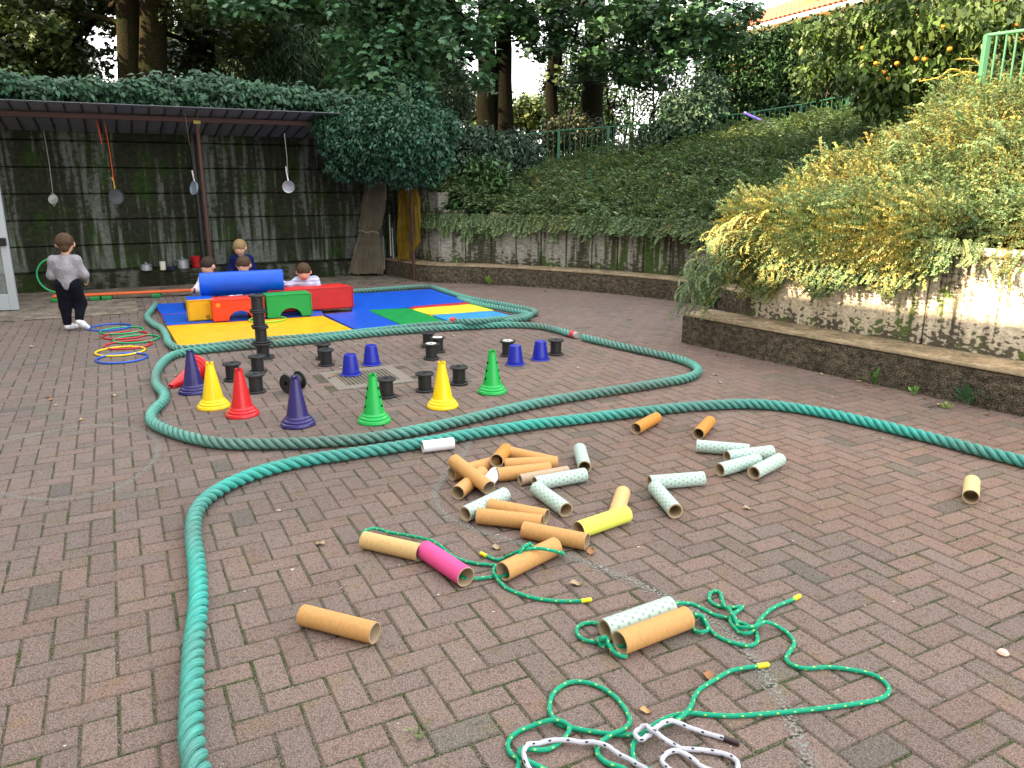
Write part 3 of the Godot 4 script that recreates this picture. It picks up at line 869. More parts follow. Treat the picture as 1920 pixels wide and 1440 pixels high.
func make_bank() -> void:
	# low trailing shrubs over the bank, one mass
	var o := thing("ground_cover", Vector3(1.5, 0.95, -12.5), "dull dark green trailing shrubs covering the shaded bank below the railing", "ground cover")
	o.set_meta("kind", "stuff")
	var xf := []
	var cols := PackedColorArray()
	var n := 0
	while n < 15000:
		var p := Vector3(rnd(-1.4, 9.0), 0, rnd(-17.6, -8.2))
		var d := behind(p)
		if d < 0.0 or d > 6.5: continue
		if (p - front_a).dot(Vector3(0.816, 0, -0.578)) < 2.5 and p.z > -9.3: continue
		n += 1
		var tall := 0.14 + 0.16 * (0.5 + noise.get_noise_2d(p.x * 55, p.z * 55)) 
		p.y = land(p, d) + rng.randf() * tall * smoothstep(-0.1, 0.5, d) + 0.02
		var yaw := atan2(-0.45 + rnd(-0.7, 0.7), 0.9)
		xf.append(Transform3D(Basis.from_euler(Vector3(rnd(-0.5, 0.35), yaw, rnd(-0.4, 0.4))).scaled(Vector3.ONE * rnd(0.7, 1.25)), p - o.position))
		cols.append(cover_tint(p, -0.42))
	for i in range(wall_line.size() - 1):   # fringe over the wall's edge
		var a: Vector3 = wall_line[i]
		var b: Vector3 = wall_line[i + 1]
		if a.z > -7.9 or a.x < -1.4: continue
		var tn := (b - a).normalized()
		var nn := Vector3(tn.z, 0, -tn.x)
		for k in int(a.distance_to(b) * 330):
			var q := rng.randf()
			var hang := 0.10 + 0.50 * noise.get_noise_2d(a.lerp(b, q).x * 210.0, a.lerp(b, q).z * 210.0)
			var drop := pow(rng.randf(), 1.5) * maxf(hang, 0.05)
			var p := a.lerp(b, q) - nn * rnd(0.0, 0.16) + Vector3(0, 1.10 - drop, 0)
			xf.append(Transform3D(Basis.looking_at(-(-nn * rnd(0.2, 0.7) + Vector3(rnd(-0.3, 0.3), -rnd(0.5, 1.4), 0)).normalized(), nn).scaled(Vector3.ONE * rnd(0.25, 0.8)), p - o.position))
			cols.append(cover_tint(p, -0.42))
	leaves_of(o, "creeper", xf, cols, "leaves")
	# the near bushes
	var o2 := thing("ground_cover", Vector3(4, 1.0, -7.0), "yellow-green and russet trailing bushes in the sun above the pale wall", "ground cover")
	o2.set_meta("kind", "stuff")
	xf = []
	cols = PackedColorArray()
	n = 0
	var fd := (front_b - front_a).normalized()
	var fn := Vector3(fd.z, 0, -fd.x)
	while n < 24000:
		var s := rnd(-0.25, 4.9)
		var d := rnd(-0.12, 5.0)
		if rng.randf() > 1.0 - 0.10 * d: continue
		if s > 1.75 and d < 0.2: continue
		var p := front_a + fd * s + fn * d
		n += 1
		var dd := maxf(d, 0.0)
		var mound := (0.24 + 0.26 * smoothstep(0.2, 1.6, dd) + 0.34 * noise.get_noise_2d(p.x * 70, p.z * 70) + 0.2 * noise.get_noise_2d(p.x * 160, p.z * 160)) * smoothstep(-0.3, 0.4, d)
		p.y = maxf(land(p, dd), 1.02) + mound * pow(rng.randf(), 0.5)
		xf.append(Transform3D(Basis.from_euler(Vector3(rnd(-1.3, 0.4), atan2(-fn.x, -fn.z) + rnd(-1.9, 1.9), rnd(-0.8, 0.8))).scaled(Vector3.ONE * rnd(0.5, 1.05)), p - o2.position))
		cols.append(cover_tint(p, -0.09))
	for k in 3400:   # strands that hang down the face
		var s := rnd(-0.25, 1.9) if rng.randf() < 0.96 else rnd(1.9, 4.5)
		var reach := 0.34 * smoothstep(2.3, 0.3, s) + 0.08 + 0.6 * noise.get_noise_1d(s * 190.0)
		var drop := pow(rng.randf(), 1.25) * maxf(reach, 0.06)
		var off := rnd(0.01, 0.12) + 0.12 * (1.0 - drop) * rng.randf()
		var p := front_a + fd * s - fn * off + Vector3(0, 1.16 - drop, 0)
		xf.append(Transform3D(Basis.looking_at(-(-fn * rnd(0.0, 0.5) + fd * rnd(-0.6, 0.4) + Vector3(0, -rnd(0.6, 1.4), 0)).normalized(), fn).scaled(Vector3.ONE * rnd(0.5, 0.95)), p - o2.position))
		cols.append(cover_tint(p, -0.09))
	for k in 3600:   # the shoulder of the bushes, rolling over the wall's edge
		var s := rnd(-0.2, 1.85) if rng.randf() < 0.85 else rnd(1.85, 4.8)
		var an := rnd(-0.35, 1.5)
		var lump := 0.30 + 0.14 * noise.get_noise_2d(s * 260.0, 3.0) + 0.05 * noise.get_noise_2d(s * 700.0, an * 90.0)
		if s > 1.85: lump *= 0.6
		var off := (0.16 if s < 1.85 else 0.34) - cos(an) * lump * rnd(0.75, 1.05)
		var p := front_a + fd * s + fn * off + Vector3(0, 1.08 + sin(an) * lump * rnd(0.8, 1.1), 0)
		xf.append(Transform3D(Basis.looking_at(-(-fn * cos(an) + Vector3(0, sin(an) - 0.5, 0) + rv() * 0.7).normalized(), fd).scaled(Vector3.ONE * rnd(0.5, 0.95)), p - o2.position))
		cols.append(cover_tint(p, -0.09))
	for k in 700:   # the spray that leans out past the wall's end
		var q := rng.randf()
		var p := front_a + Vector3(0.15, 1.15, 0.0).lerp(Vector3(-0.62, 0.45, 0.30), q) + Vector3(rnd(-0.1, 0.25), rnd(-0.1, 0.22) + 0.18 * sin(q * PI), rnd(-0.3, 0.3) * (1.2 - q))
		xf.append(Transform3D(Basis.looking_at(-(Vector3(-0.8, -0.6 - q, 0.3) + rv() * 0.5).normalized(), Vector3.UP).scaled(Vector3.ONE * rnd(0.5, 0.95)), p - o2.position))
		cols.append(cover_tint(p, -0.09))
	leaves_of(o2, "cot", xf, cols, "leaves")
func cover_tint(p: Vector3, turned: float) -> Color:   # green leaves; a share of them, larger in the near bushes than on the bank, is yellow or russet
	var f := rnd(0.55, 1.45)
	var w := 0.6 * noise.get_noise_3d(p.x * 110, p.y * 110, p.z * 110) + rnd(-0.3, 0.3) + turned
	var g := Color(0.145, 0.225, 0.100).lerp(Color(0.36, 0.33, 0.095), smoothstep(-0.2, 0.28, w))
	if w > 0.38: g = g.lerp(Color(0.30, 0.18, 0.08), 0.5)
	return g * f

# ---------- ropes ----------
func thick_rope(px: Array, lift: Array, label: String, base: Color, dirt: float, closed: bool, seed_: float, tape_start := false, tape_end := false, dir := -1.0) -> void:
	var pts := []
	for i in px.size(): pts.append(G(px[i][0], px[i][1], 0.037 + (lift[i] if i < lift.size() else 0.0)))
	var line := spline(pts, 0.0125)
	var o := thing("thick_rope", line[0], label, "rope", "thick turquoise ropes")
	var fib := fibre()
	var side := (line[1] - line[0]).cross(Vector3.UP).normalized()
	var tracks := [PackedVector3Array(), PackedVector3Array(), PackedVector3Array()]
	for i in line.size():
		var tn := (line[mini(i + 1, line.size() - 1)] - line[maxi(i - 1, 0)]).normalized()
		side = (side - tn * side.dot(tn)).normalized()
		var nrm := side.cross(tn)
		for s in 3:
			var ph := TAU * s / 3.0 + dir * TAU * i * 0.0125 / 0.17 + 0.5 * noise.get_noise_1d(i * 1.2 + seed_)
			tracks[s].append(line[i] - line[0] + (side * cos(ph) + nrm * sin(ph)) * 0.0205)
	for s in 3:
		var b := MB.new()
		var before := 0
		b.tube(tracks[s], [0.0168], 9, true, line.size() * 0.0125 * 9.0)
		for i in b.v.size():
			var row := int(i / 10.0)
			var p := b.v[i] + line[0]
			var w := noise.get_noise_3d(p.x * 70, p.y * 300, p.z * 70) + 0.6 * noise.get_noise_1d(row * 0.9 + seed_ * 3.0)
			var k := clampf(dirt + 0.75 * w, 0.0, 0.85)
			b.c[i] = base.lerp(Color(0.16, 0.19, 0.165), k)
		obj("strand", b.mesh(fib), o)
	for e in [[tape_start, 0, 1], [tape_end, line.size() - 1, -1]]:
		if not e[0]: continue
		var b := MB.new()
		var a: Vector3 = line[e[1]] - line[0]
		var dd: Vector3 = (line[e[1] + e[2] * 3] - line[e[1]]).normalized()
		b.tube(PackedVector3Array([a - dd * 0.01, a + dd * 0.012, a + dd * 0.055, a + dd * 0.06]), [0.034, 0.039, 0.039, 0.034], 14, true)
		tag(obj("tape", b.mesh(mt(c8(205, 40, 62), 0.4)), o), "red tape bound round the rope end")
		b = MB.new()
		b.tube(PackedVector3Array([a - dd * 0.035, a - dd * 0.01]), [0.03, 0.036], 12, true)
		obj("end_cap", b.mesh(mt(c8(150, 160, 160), 0.6)), o)
var _fib: StandardMaterial3D
func fibre() -> StandardMaterial3D:
	if _fib: return _fib
	var w := 256
	var out := PackedByteArray()
	out.resize(w * w * 3)
	var f := nz(5, 0.12, 2)
	for j in w:
		for i in w:
			var s := fposmod(i + j * 0.5, 256.0)
			var k := 0.84 + 0.26 * f.get_noise_2d(s * 1.0, j * 0.06) + 0.06 * sin((i + j * 0.5) * TAU / 16.0)
			var q := int(clampf(k, 0, 1) * 255)
			var at := (j * w + i) * 3
			out[at] = q; out[at + 1] = q; out[at + 2] = q
	var tex := ImageTexture.create_from_image(Image.create_from_data(w, w, false, Image.FORMAT_RGB8, out))
	_fib = mt(Color.WHITE, 0.55, 0.4)
	_fib.vertex_color_use_as_albedo = true
	_fib.albedo_texture = tex
	_fib.heightmap_enabled = true
	_fib.heightmap_texture = tex
	_fib.heightmap_scale = 0.12
	return _fib
var laid := {}      # where thin rope already lies, so that a later turn goes over it
var braids := {}
func braid(white: bool) -> StandardMaterial3D:
	if braids.has(white): return braids[white]
	var w := 64
	var h := 128
	var im := Image.create(w, h, false, Image.FORMAT_RGB8)
	for j in h:
		for i in w:
			var wave := 0.5 + 0.5 * sin((i * 4 + j * 4) * TAU / 64.0) * sin((i * 4 - j * 4) * TAU / 64.0)
			var base := Color(0.80, 0.80, 0.86) if white else Color(0.02, 0.64, 0.49)
			var q := base * (0.72 + 0.34 * wave)
			for d in [[8, 16], [40, 16], [24, 80], [56, 80]]:
				var dx := absf(fposmod(i - d[0] + 32.0, 64.0) - 32.0)
				var dy := absf(j - d[1] - dx * 0.6)
				if dx < 4.0 and dy < 10.0: q = Color(0.05, 0.05, 0.10) if white else Color(0.66, 0.78, 0.38)
			im.set_pixel(i, j, q)
	var m := mt(Color.WHITE, 0.6, 0.4)
	m.albedo_texture = ImageTexture.create_from_image(im)
	braids[white] = m
	return m
func thin_rope(px: Array, label: String, white: bool, tip_a: int, tip_b: int) -> void:   # px: [u, v, height]; tips: 0 none, 1 yellow, 2 black
	var r := 0.0075
	var pts := []
	for q in px: pts.append(G(q[0], q[1], r + (q[2] if q.size() > 2 else 0.0)))
	var line := spline(pts, 0.012)
	var raise := PackedFloat32Array()
	raise.resize(line.size())
	var mine := []
	for i in line.size():
		var cell := Vector2i(roundi(line[i].x / 0.014), roundi(line[i].z / 0.014))
		var top := -1.0
		for dx in [-1, 0, 1]:
			for dz in [-1, 0, 1]:
				var q: Variant = laid.get(cell + Vector2i(dx, dz))
				if q != null and (q[1] != label or i - q[2] > 8): top = maxf(top, q[0])
		raise[i] = maxf(0.0, top + 0.013 - line[i].y) if top > -0.5 and line[i].y < 0.04 else 0.0
		mine.append([cell, [line[i].y + raise[i], label, i]])
		if i > 10: laid[mine[i - 10][0]] = mine[i - 10][1]
	for q in mine: laid[q[0]] = q[1]
	var o := thing("thin_rope", line[0], label, "rope", "thin braided ropes")
	var out := PackedVector3Array()
	for i in line.size():
		var up := 0.0
		for k in range(-5, 6):
			var j := clampi(i + k, 0, line.size() - 1)
			up = maxf(up, raise[j] * (1.0 - absf(k) / 6.0))
		out.append(line[i] - line[0] + Vector3(0, up, 0))
	var b := MB.new()
	b.tube(out, [r], 9, true, line.size() * 0.012 / 0.055)
	obj("cord", b.mesh(braid(white)), o)
	for e in [[tip_a, 0, 1], [tip_b, out.size() - 1, -1]]:
		if e[0] == 0: continue
		var a: Vector3 = out[e[1]]
		var dd: Vector3 = (out[e[1] + e[2]] - a).normalized()
		b = MB.new()
		b.tube(PackedVector3Array([a - dd * 0.016, a - dd * 0.012, a + dd * 0.028]), [r * 0.6, r * 1.15, r * 1.15], 10, true)
		obj("end_tip", b.mesh(mt(c8(226, 214, 20) if e[0] == 1 else c8(40, 22, 26), 0.45)), o)

# ---------- tubes ----------
var tube_mats := {}
func tube_mat(k: String) -> StandardMaterial3D:
	if tube_mats.has(k): return tube_mats[k]
	var cols := {"kraft": c8(205, 155, 98), "orange": c8(204, 140, 68), "pink": c8(220, 80, 140), "lime": c8(212, 216, 92), "white": c8(228, 228, 236), "beige": c8(190, 164, 142), "cream": c8(216, 194, 142), "tan": c8(214, 178, 124)}
	var m: StandardMaterial3D
	if k == "mint":
		var w := 96
		var h := 166
		var im := Image.create(w, h, false, Image.FORMAT_RGB8)
		for j in h:
			for i in w:
				var q := Color8(174, 194, 185)
				for d in [[24, 41], [72, 124], [120, 41], [-24, 124], [24, 207], [72, -42]]:
					var x := absf(i - d[0])
					var y := absf(j - d[1])
					if maxf(y * 0.866 + x * 0.5, x) < 20.5: q = Color8(134, 158, 149)
				im.set_pixel(i, j, q)
		m = mt(Color.WHITE, 0.45, 0.4)
		m.albedo_texture = ImageTexture.create_from_image(im)
		m.uv1_scale = Vector3(9, 1.0 / 0.046, 1)
	else:
		m = mt(cols[k], 0.75, 0.35)
		if k in ["kraft", "orange", "beige", "tan", "cream"]:
			var w := 256
			var im := Image.create(w, w, false, Image.FORMAT_RGB8)
			var f := nz(8, 0.03, 4)
			var r := RandomNumberGenerator.new()
			r.seed = 3
			for j in w:
				for i in w:
					var q := 0.93 + 0.07 * f.get_noise_2d(i * 1.0, j * 3.0) + r.randf_range(-0.02, 0.02)
					if fposmod(i + j * 1.0, 256.0) < 2.5: q -= 0.09
					im.set_pixel(i, j, Color(q, q, q * 0.99))
			m.albedo_texture = ImageTexture.create_from_image(im)
			m.uv1_scale = Vector3(1, 5.0, 1)
	tube_mats[k] = m
	return m
func add_tube(u0: float, v0: float, u1: float, v1: float, kind: String, label: String, y0 := -1.0, y1 := -1.0, lng := 0.30, r := 0.038, wall := 0.004) -> void:
	if y0 < 0: y0 = r
	if y1 < 0: y1 = r
	var a := G(u0, v0, y0)
	var b := G(u1, v1, y1)
	var dir := (b - a).normalized()
	if lng <= 0.0: lng = a.distance_to(b)
	if kind == "mint": wall = 0.007
	var side := dir.cross(Vector3.UP).normalized()
	var bs := Basis(side, dir, side.cross(dir))
	bs = bs * Basis(Vector3.UP, rnd(0, TAU))
	var o := thing("cardboard_tube", a, label, "tube", "cardboard tubes on the court")
	o.basis = bs
	var m := MB.new()
	m.lathe([Vector2(r, 0), Vector2(r, lng)], 40)
	obj("wrap", m.mesh(tube_mat(kind)), o)
	m = MB.new()
	m.lathe([Vector2(r - 0.0003, lng), Vector2(r - wall, lng + 0.0004), Vector2(r - wall, -0.0004), Vector2(r - 0.0003, 0)], 40)
	obj("inner_wall", m.mesh(mt(c8(176, 156, 130) if kind != "white" else c8(205, 200, 196), 0.9, 0.2)), o)

# ---------- plastic toys ----------
func cone_at(at: Vector3, col: Color, label: String, holes := false, lying := Basis()) -> void:
	var o := thing("traffic_cone", at, label, "cone", "small plastic cones")
	var m := mt(col, 0.28, 0.5)
	var b := MB.new()
	b.lathe([Vector2(0.112, 0.0), Vector2(0.114, 0.008), Vector2(0.108, 0.022), Vector2(0.100, 0.026), Vector2(0.099, 0.036), Vector2(0.092, 0.044), Vector2(0.084, 0.047), Vector2(0.083, 0.055), Vector2(0.074, 0.064), Vector2(0.071, 0.075)], 48)
	b.lathe([Vector2(0.104, 0.004), Vector2(0.112, 0.0)], 48)
	obj("base_ring", b.mesh(m), o)
	b = MB.new()
	b.lathe([Vector2(0.0715, 0.068), Vector2(0.0245, 0.318)], 48)
	b.lathe([Vector2(0.0215, 0.316), Vector2(0.066, 0.068)], 48)
	obj("cone_body", b.mesh(m), o)
	b = MB.new()
	for k in 4:   # crown of four teeth round the open top
		var an := TAU * k / 4.0 + 0.4
		b.box(Transform3D(Basis(Vector3.UP, -an), Vector3(cos(an), 0, sin(an)) * 0.0225 + Vector3(0, 0.322, 0)), Vector3(0.006, 0.018, 0.024), 0.001)
	obj("top_rim", b.mesh(m), o)
	if holes:
		for side in [0.35, 2.5, 4.6]:
			for k in 3:
				var y := 0.115 + 0.06 * k
				var r := lerpf(0.0715, 0.0245, (y - 0.068) / 0.25)
				var d := Vector3(cos(side), 0.18, sin(side)).normalized()
				b = MB.new()
				b.lathe([Vector2(0.0001, 0.0), Vector2(0.009, 0.0), Vector2(0.009, 0.003), Vector2(0.0001, 0.0032)], 14, Transform3D(Basis(d.cross(Vector3(0, 0, 1)).normalized(), d, d.cross(d.cross(Vector3(0, 0, 1))).normalized()), Vector3(cos(side) * r, y, sin(side) * r) - d * 0.002))
				obj("hole", b.mesh(mt(c8(8, 52, 26), 0.6)), o)  # dark disc on the cone; its colour stands in for the shade inside
	o.basis = lying
func spool_mesh(parent: Node, big: bool, white: bool) -> void:
	var f := 0.1 if big else 0.073
	var c := 0.052 if not big else 0.056
	var h := 0.145
	var m := mt(c8(34, 36, 38), 0.38, 0.5)
	var b := MB.new()
	b.lathe([Vector2(c, 0.014), Vector2(c, h - 0.014)], 32)
	obj("core", b.mesh(m), parent)
	for y in [0.0, h - 0.016]:
		b = MB.new()
		b.lathe([Vector2(0.018, y), Vector2(f - 0.003, y), Vector2(f, y + 0.003), Vector2(f, y + 0.013), Vector2(f - 0.003, y + 0.016), Vector2(f - 0.01, y + 0.016), Vector2(f - 0.012, y + 0.012), Vector2(0.05, y + 0.012), Vector2(0.048, y + 0.016), Vector2(0.018, y + 0.016)], 40)
		b.lathe([Vector2(0.018, y + 0.016), Vector2(0.018, y)], 20)
		obj("flange", b.mesh(m), parent)
	b = MB.new()
	b.lathe([Vector2(0.017, 0.012), Vector2(0.017, h - 0.01)], 20)
	obj("hub", b.mesh(mt(c8(22, 22, 24), 0.6)), parent)
	if white:
		b = MB.new()
		b.lathe([Vector2(0.047, h - 0.0005), Vector2(0.047, h + 0.001), Vector2(0.018, h + 0.001)], 28)
		tag(obj("paper_label", b.mesh(mt(c8(222, 220, 212), 0.7)), parent), "round white paper label on top")
func spool(at: Vector3, label: String, white := false, big := false, bs := Basis()) -> void:
	var o := thing("cable_spool", at, label, "spool", "black plastic spools")
	spool_mesh(o, big, white)
	o.basis = bs * Basis(Vector3.UP, rnd(0, TAU))
func cup(u: float, v: float, label: String, tilt := 0.0) -> void:
	var o := thing("plastic_cup", G(u, v), label, "cup", "blue upturned cups")
	var m := mt(c8(22, 36, 158), 0.3, 0.5)
	var b := MB.new()
	b.lathe([Vector2(0.074, 0.006), Vector2(0.072, 0.035), Vector2(0.0705, 0.038), Vector2(0.050, 0.168), Vector2(0.046, 0.174), Vector2(0.0, 0.175)], 40)
	obj("cup_body", b.mesh(m), o)
	b = MB.new()
	b.lathe([Vector2(0.068, 0.0), Vector2(0.086, 0.0), Vector2(0.088, 0.004), Vector2(0.084, 0.008), Vector2(0.073, 0.010)], 40)
	obj("rim", b.mesh(m), o)
	o.rotation.z = tilt
func hoop(at: Vector3, col: Color, label: String, bs := Basis(), r := 0.213) -> void:
	var o := thing("hoop", at, label, "hoop", "plastic hoops")
	o.basis = bs
	var b := MB.new()
	var pts := PackedVector3Array()
	for k in 65: pts.append(Vector3(cos(TAU * k / 64.0) * r, 0.009, sin(TAU * k / 64.0) * r))
	b.tube(pts, [0.009], 8, false)
	obj("ring", b.mesh(mt(col, 0.35)), o)
	b = MB.new()
	b.tube(PackedVector3Array([pts[0], pts[1], pts[2]]), [0.0098], 8, true)
	obj("joint", b.mesh(mt(col, 0.35)), o)

# ---------- soft play ----------
var vinyl_tex: ImageTexture
func vinyl(col: Color) -> StandardMaterial3D:
	if vinyl_tex == null:
		vinyl_tex = grain(256, 120, func(a: float, m: float, f: float, w: float) -> Color:
			var k := 0.93 + 0.10 * (a - 0.5) + 0.05 * (f - 0.5)
			return Color(k, k, k))
	var m := tri_map(mt(col, 0.42, 0.4), vinyl_tex, 1.3, vinyl_tex, 3.0)
	return m
func play_mat(px: Array, col: Color, label: String, t := 0.045, side := Color(0, 0, 0, 0)) -> void:
	var q := []
	var cen := Vector3.ZERO
	for p in px:
		q.append(G(p[0], p[1], t))
		cen += q[-1] * 0.25
	cen.y = 0
	var o := thing("play_mat", cen, label, "mat", "soft mats on the court")
	var b := MB.new()
	var rows := []
	var n := 16
	for j in n + 1:
		var row := PackedVector3Array()
		for i in n + 1:
			var a := i / float(n)
			var c := j / float(n)
			var p: Vector3 = q[0].lerp(q[1], a).lerp(q[3].lerp(q[2], a), c) - cen
			var edge := minf(minf(a, 1 - a), minf(c, 1 - c))
			p.y = t - 0.010 * (1.0 - smoothstep(0.0, 0.06, edge)) + 0.006 * noise.get_noise_2d(p.x * 130 + q[0].x * 90, p.z * 130)
			row.append(p)
		rows.append(row)
	b.grid(rows, false, false)
	obj("cover", b.mesh(vinyl(col)), o)
	b = MB.new()
	for k in 4:
		var a: Vector3 = q[k] - cen
		var c: Vector3 = q[(k + 1) % 4] - cen
		a.y = t - 0.010
		c.y = t - 0.010
		var mid := (a + c) * 0.5
		b.quad(a, c, Vector3(c.x, 0.002, c.z), Vector3(a.x, 0.002, a.z), Vector3.ZERO)
	obj("edge", b.mesh(vinyl(side if side.a > 0 else col)), o)
func soft_block(at: Vector3, size: Vector3, col: Color, label: String, arch := 0.0, top := Color(0, 0, 0, 0), archx := 0.0) -> Node3D:   # at: front left foot; size: along the wall, up, back
	var o := thing("soft_block", at, label, "foam block", "soft foam blocks")
	o.basis = Basis(AX, Vector3.UP, BX)
	var poly := []      # front outline, with an arched hole cut from the foot
	if arch > 0.0:
		poly.append(Vector2(0, 0))
		for k in 17:
			var an := PI - PI * k / 16.0
			poly.append(Vector2(archx + cos(an) * arch, sin(an) * arch * 0.82))
		poly.append_array([Vector2(size.x, 0), Vector2(size.x, size.y), Vector2(0, size.y)])
		var b := MB.new()
		var pv := PackedVector2Array(poly)
		var ids := Geometry2D.triangulate_polygon(pv)
		for zz in [0.0, -size.z]:
			for k in range(0, ids.size(), 3):
				b.tri(Vector3(pv[ids[k]].x, pv[ids[k]].y, zz), Vector3(pv[ids[k + 1]].x, pv[ids[k + 1]].y, zz), Vector3(pv[ids[k + 2]].x, pv[ids[k + 2]].y, zz), Vector3(size.x * 0.5, size.y * 0.5, -size.z * 0.5))
		for k in poly.size():
			var a: Vector2 = poly[k]
			var c: Vector2 = poly[(k + 1) % poly.size()]
			var ref := Vector3(archx, -1.0, -size.z * 0.5)
			if k == 0 or k >= 17:
				ref = Vector3(size.x * 0.5, size.y * 0.5, -size.z * 0.5)
			b.quad(Vector3(a.x, a.y, 0), Vector3(c.x, c.y, 0), Vector3(c.x, c.y, -size.z), Vector3(a.x, a.y, -size.z), ref if k == 0 or k >= 17 else Vector3(archx + (a.x + c.x - 2 * archx) * 5.0, (a.y + c.y) * 5.0, -size.z * 0.5))
		obj("cover", b.mesh(vinyl(col)), o)
	else:
		var b := MB.new()
		b.box(Transform3D(Basis(), Vector3(size.x * 0.5, size.y * 0.5, -size.z * 0.5)), size, 0.012)
		obj("cover", b.mesh(vinyl(col)), o)
	if top.a > 0.0:
		var b := MB.new()
		b.box(Transform3D(Basis(), Vector3(size.x * 0.5, size.y + 0.004, -size.z * 0.5)), Vector3(size.x - 0.01, 0.012, size.z - 0.01), 0.003)
		obj("top_panel", b.mesh(vinyl(top)), o)
		b = MB.new()
		b.box(Transform3D(Basis(), Vector3(size.x + 0.003, size.y * 0.5, -size.z * 0.5)), Vector3(0.012, size.y - 0.01, size.z - 0.01), 0.003)
		obj("side_panel", b.mesh(vinyl(c8(40, 44, 110))), o)
	var b2 := MB.new()      # piping along the front edges
	var e := 0.004
	for sg in [[Vector3(0, size.y, e), Vector3(size.x, size.y, e)], [Vector3(0, 0.01, e), Vector3(0, size.y, e)], [Vector3(size.x, 0.01, e), Vector3(size.x, size.y, e)]]:
		b2.tube(PackedVector3Array([sg[0], sg[0].lerp(sg[1], 0.5), sg[1]]), [0.006], 6, true)
	obj("piping", b2.mesh(vinyl(col)), o)
	return o
func emblem(o: Node3D, at: Vector3, col: Color) -> void:   # small printed flower of rings
	var b := MB.new()
	for k in 6:
		var an := TAU * k / 6.0
		var c := at + Vector3(cos(an), sin(an), 0) * 0.014
		var pts := PackedVector3Array()
		for j in 13: pts.append(c + Vector3(cos(TAU * j / 12.0), sin(TAU * j / 12.0), 0) * 0.009)
		b.tube(pts, [0.0018], 4, false)
	obj("emblem", b.mesh(mt(col, 0.5)), o)

# ---------- people ----------
func sdf(bones: Array, cell: float, k: float, mat: Material) -> ArrayMesh:   # bones: [a, b, radius a, radius b]; joined smoothly and meshed as surface nets
	var lo := Vector3.ONE * 1e9
	var hi := -lo
	for q in bones:
		for e in 2:
			var r: float = q[2 + e] + cell * 3.0
			lo = lo.min(q[e] - Vector3.ONE * r)
			hi = hi.max(q[e] + Vector3.ONE * r)
	var n := Vector3i(((hi - lo) / cell).ceil()) + Vector3i.ONE
	var f := PackedFloat32Array()
	f.resize(n.x * n.y * n.z)
	f.fill(1e3)
	var sy := n.x
	var sz := n.x * n.y
	for q in bones:
		var a: Vector3 = q[0]
		var b: Vector3 = q[1]
		var ra: float = q[2]
		var rb: float = q[3]
		var mr := maxf(ra, rb) + cell * 2.0 + k
		var i0 := Vector3i(((a.min(b) - Vector3.ONE * mr - lo) / cell).floor()).max(Vector3i.ZERO)
		var i1 := Vector3i(((a.max(b) + Vector3.ONE * mr - lo) / cell).ceil()).min(n - Vector3i.ONE)
		var d := b - a
		var dl := maxf(d.length_squared(), 1e-9)
		for z in range(i0.z, i1.z + 1):
			for y in range(i0.y, i1.y + 1):
				var at := z * sz + y * sy
				for x in range(i0.x, i1.x + 1):
					var p := lo + Vector3(x, y, z) * cell
					var t := clampf((p - a).dot(d) / dl, 0.0, 1.0)
					var s := p.distance_to(a + d * t) - lerpf(ra, rb, t)
					var o := f[at + x]
					var h := maxf(k - absf(o - s), 0.0) / k
					f[at + x] = minf(o, s) - h * h * k * 0.25
	var mb := MB.new()
	var idx := {}
	var offs := [0, 1, sy, sy + 1, sz, sz + 1, sz + sy, sz + sy + 1]
	for z in n.z - 1:
		for y in n.y - 1:
			for x in n.x - 1:
				var at := z * sz + y * sy + x
				var f0 := f[at]
				if f0 > cell * 4.0 or f0 < -cell * 4.0: continue
				var ins := 0
				for c in 8:
					if f[at + offs[c]] < 0.0: ins += 1
				if ins == 0 or ins == 8: continue
				var sum := Vector3.ZERO
				var cnt := 0
				for c in 8:
					for ax in 3:
						var bit := 1 << ax
						if c & bit: continue
						var va := f[at + offs[c]]
						var vb := f[at + offs[c | bit]]
						if (va < 0.0) == (vb < 0.0): continue
						var p := Vector3(c & 1, (c >> 1) & 1, (c >> 2) & 1)
						p[ax] += va / (va - vb)
						sum += p
						cnt += 1
				var g := Vector3(f[at + 1] - f0, f[at + sy] - f0, f[at + sz] - f0) + Vector3(f[at + offs[7]] - f[at + offs[6]], f[at + offs[7]] - f[at + offs[5]], f[at + offs[7]] - f[at + offs[3]])
				idx[at] = mb.p(lo + (Vector3(x, y, z) + sum / cnt) * cell, g.normalized())
	var st := [1, sy, sz]
	for at in idx:
		for ax in 3:
			var s1: int = st[(ax + 1) % 3]
			var s2: int = st[(ax + 2) % 3]
			# the edge that runs along ax from this cell's first corner
			if not (idx.has(at - s1) and idx.has(at - s2) and idx.has(at - s1 - s2)): continue
			var va := f[at]
			var vb := f[at + st[ax]]
			if (va < 0.0) == (vb < 0.0): continue
			var qd := [idx[at], idx[at - s1], idx[at - s1 - s2], idx[at - s2]]
			var nn := (mb.v[qd[1]] - mb.v[qd[0]]).cross(mb.v[qd[2]] - mb.v[qd[0]])
			if nn.dot(mb.n[qd[0]] + mb.n[qd[2]]) > 0.0: mb.x.append_array([qd[0], qd[2], qd[1], qd[0], qd[3], qd[2]])
			else: mb.x.append_array([qd[0], qd[1], qd[2], qd[0], qd[2], qd[3]])
	return mb.mesh(mat)
func V(x: float, y: float, z: float) -> Vector3:
	return Vector3(x, y, z)
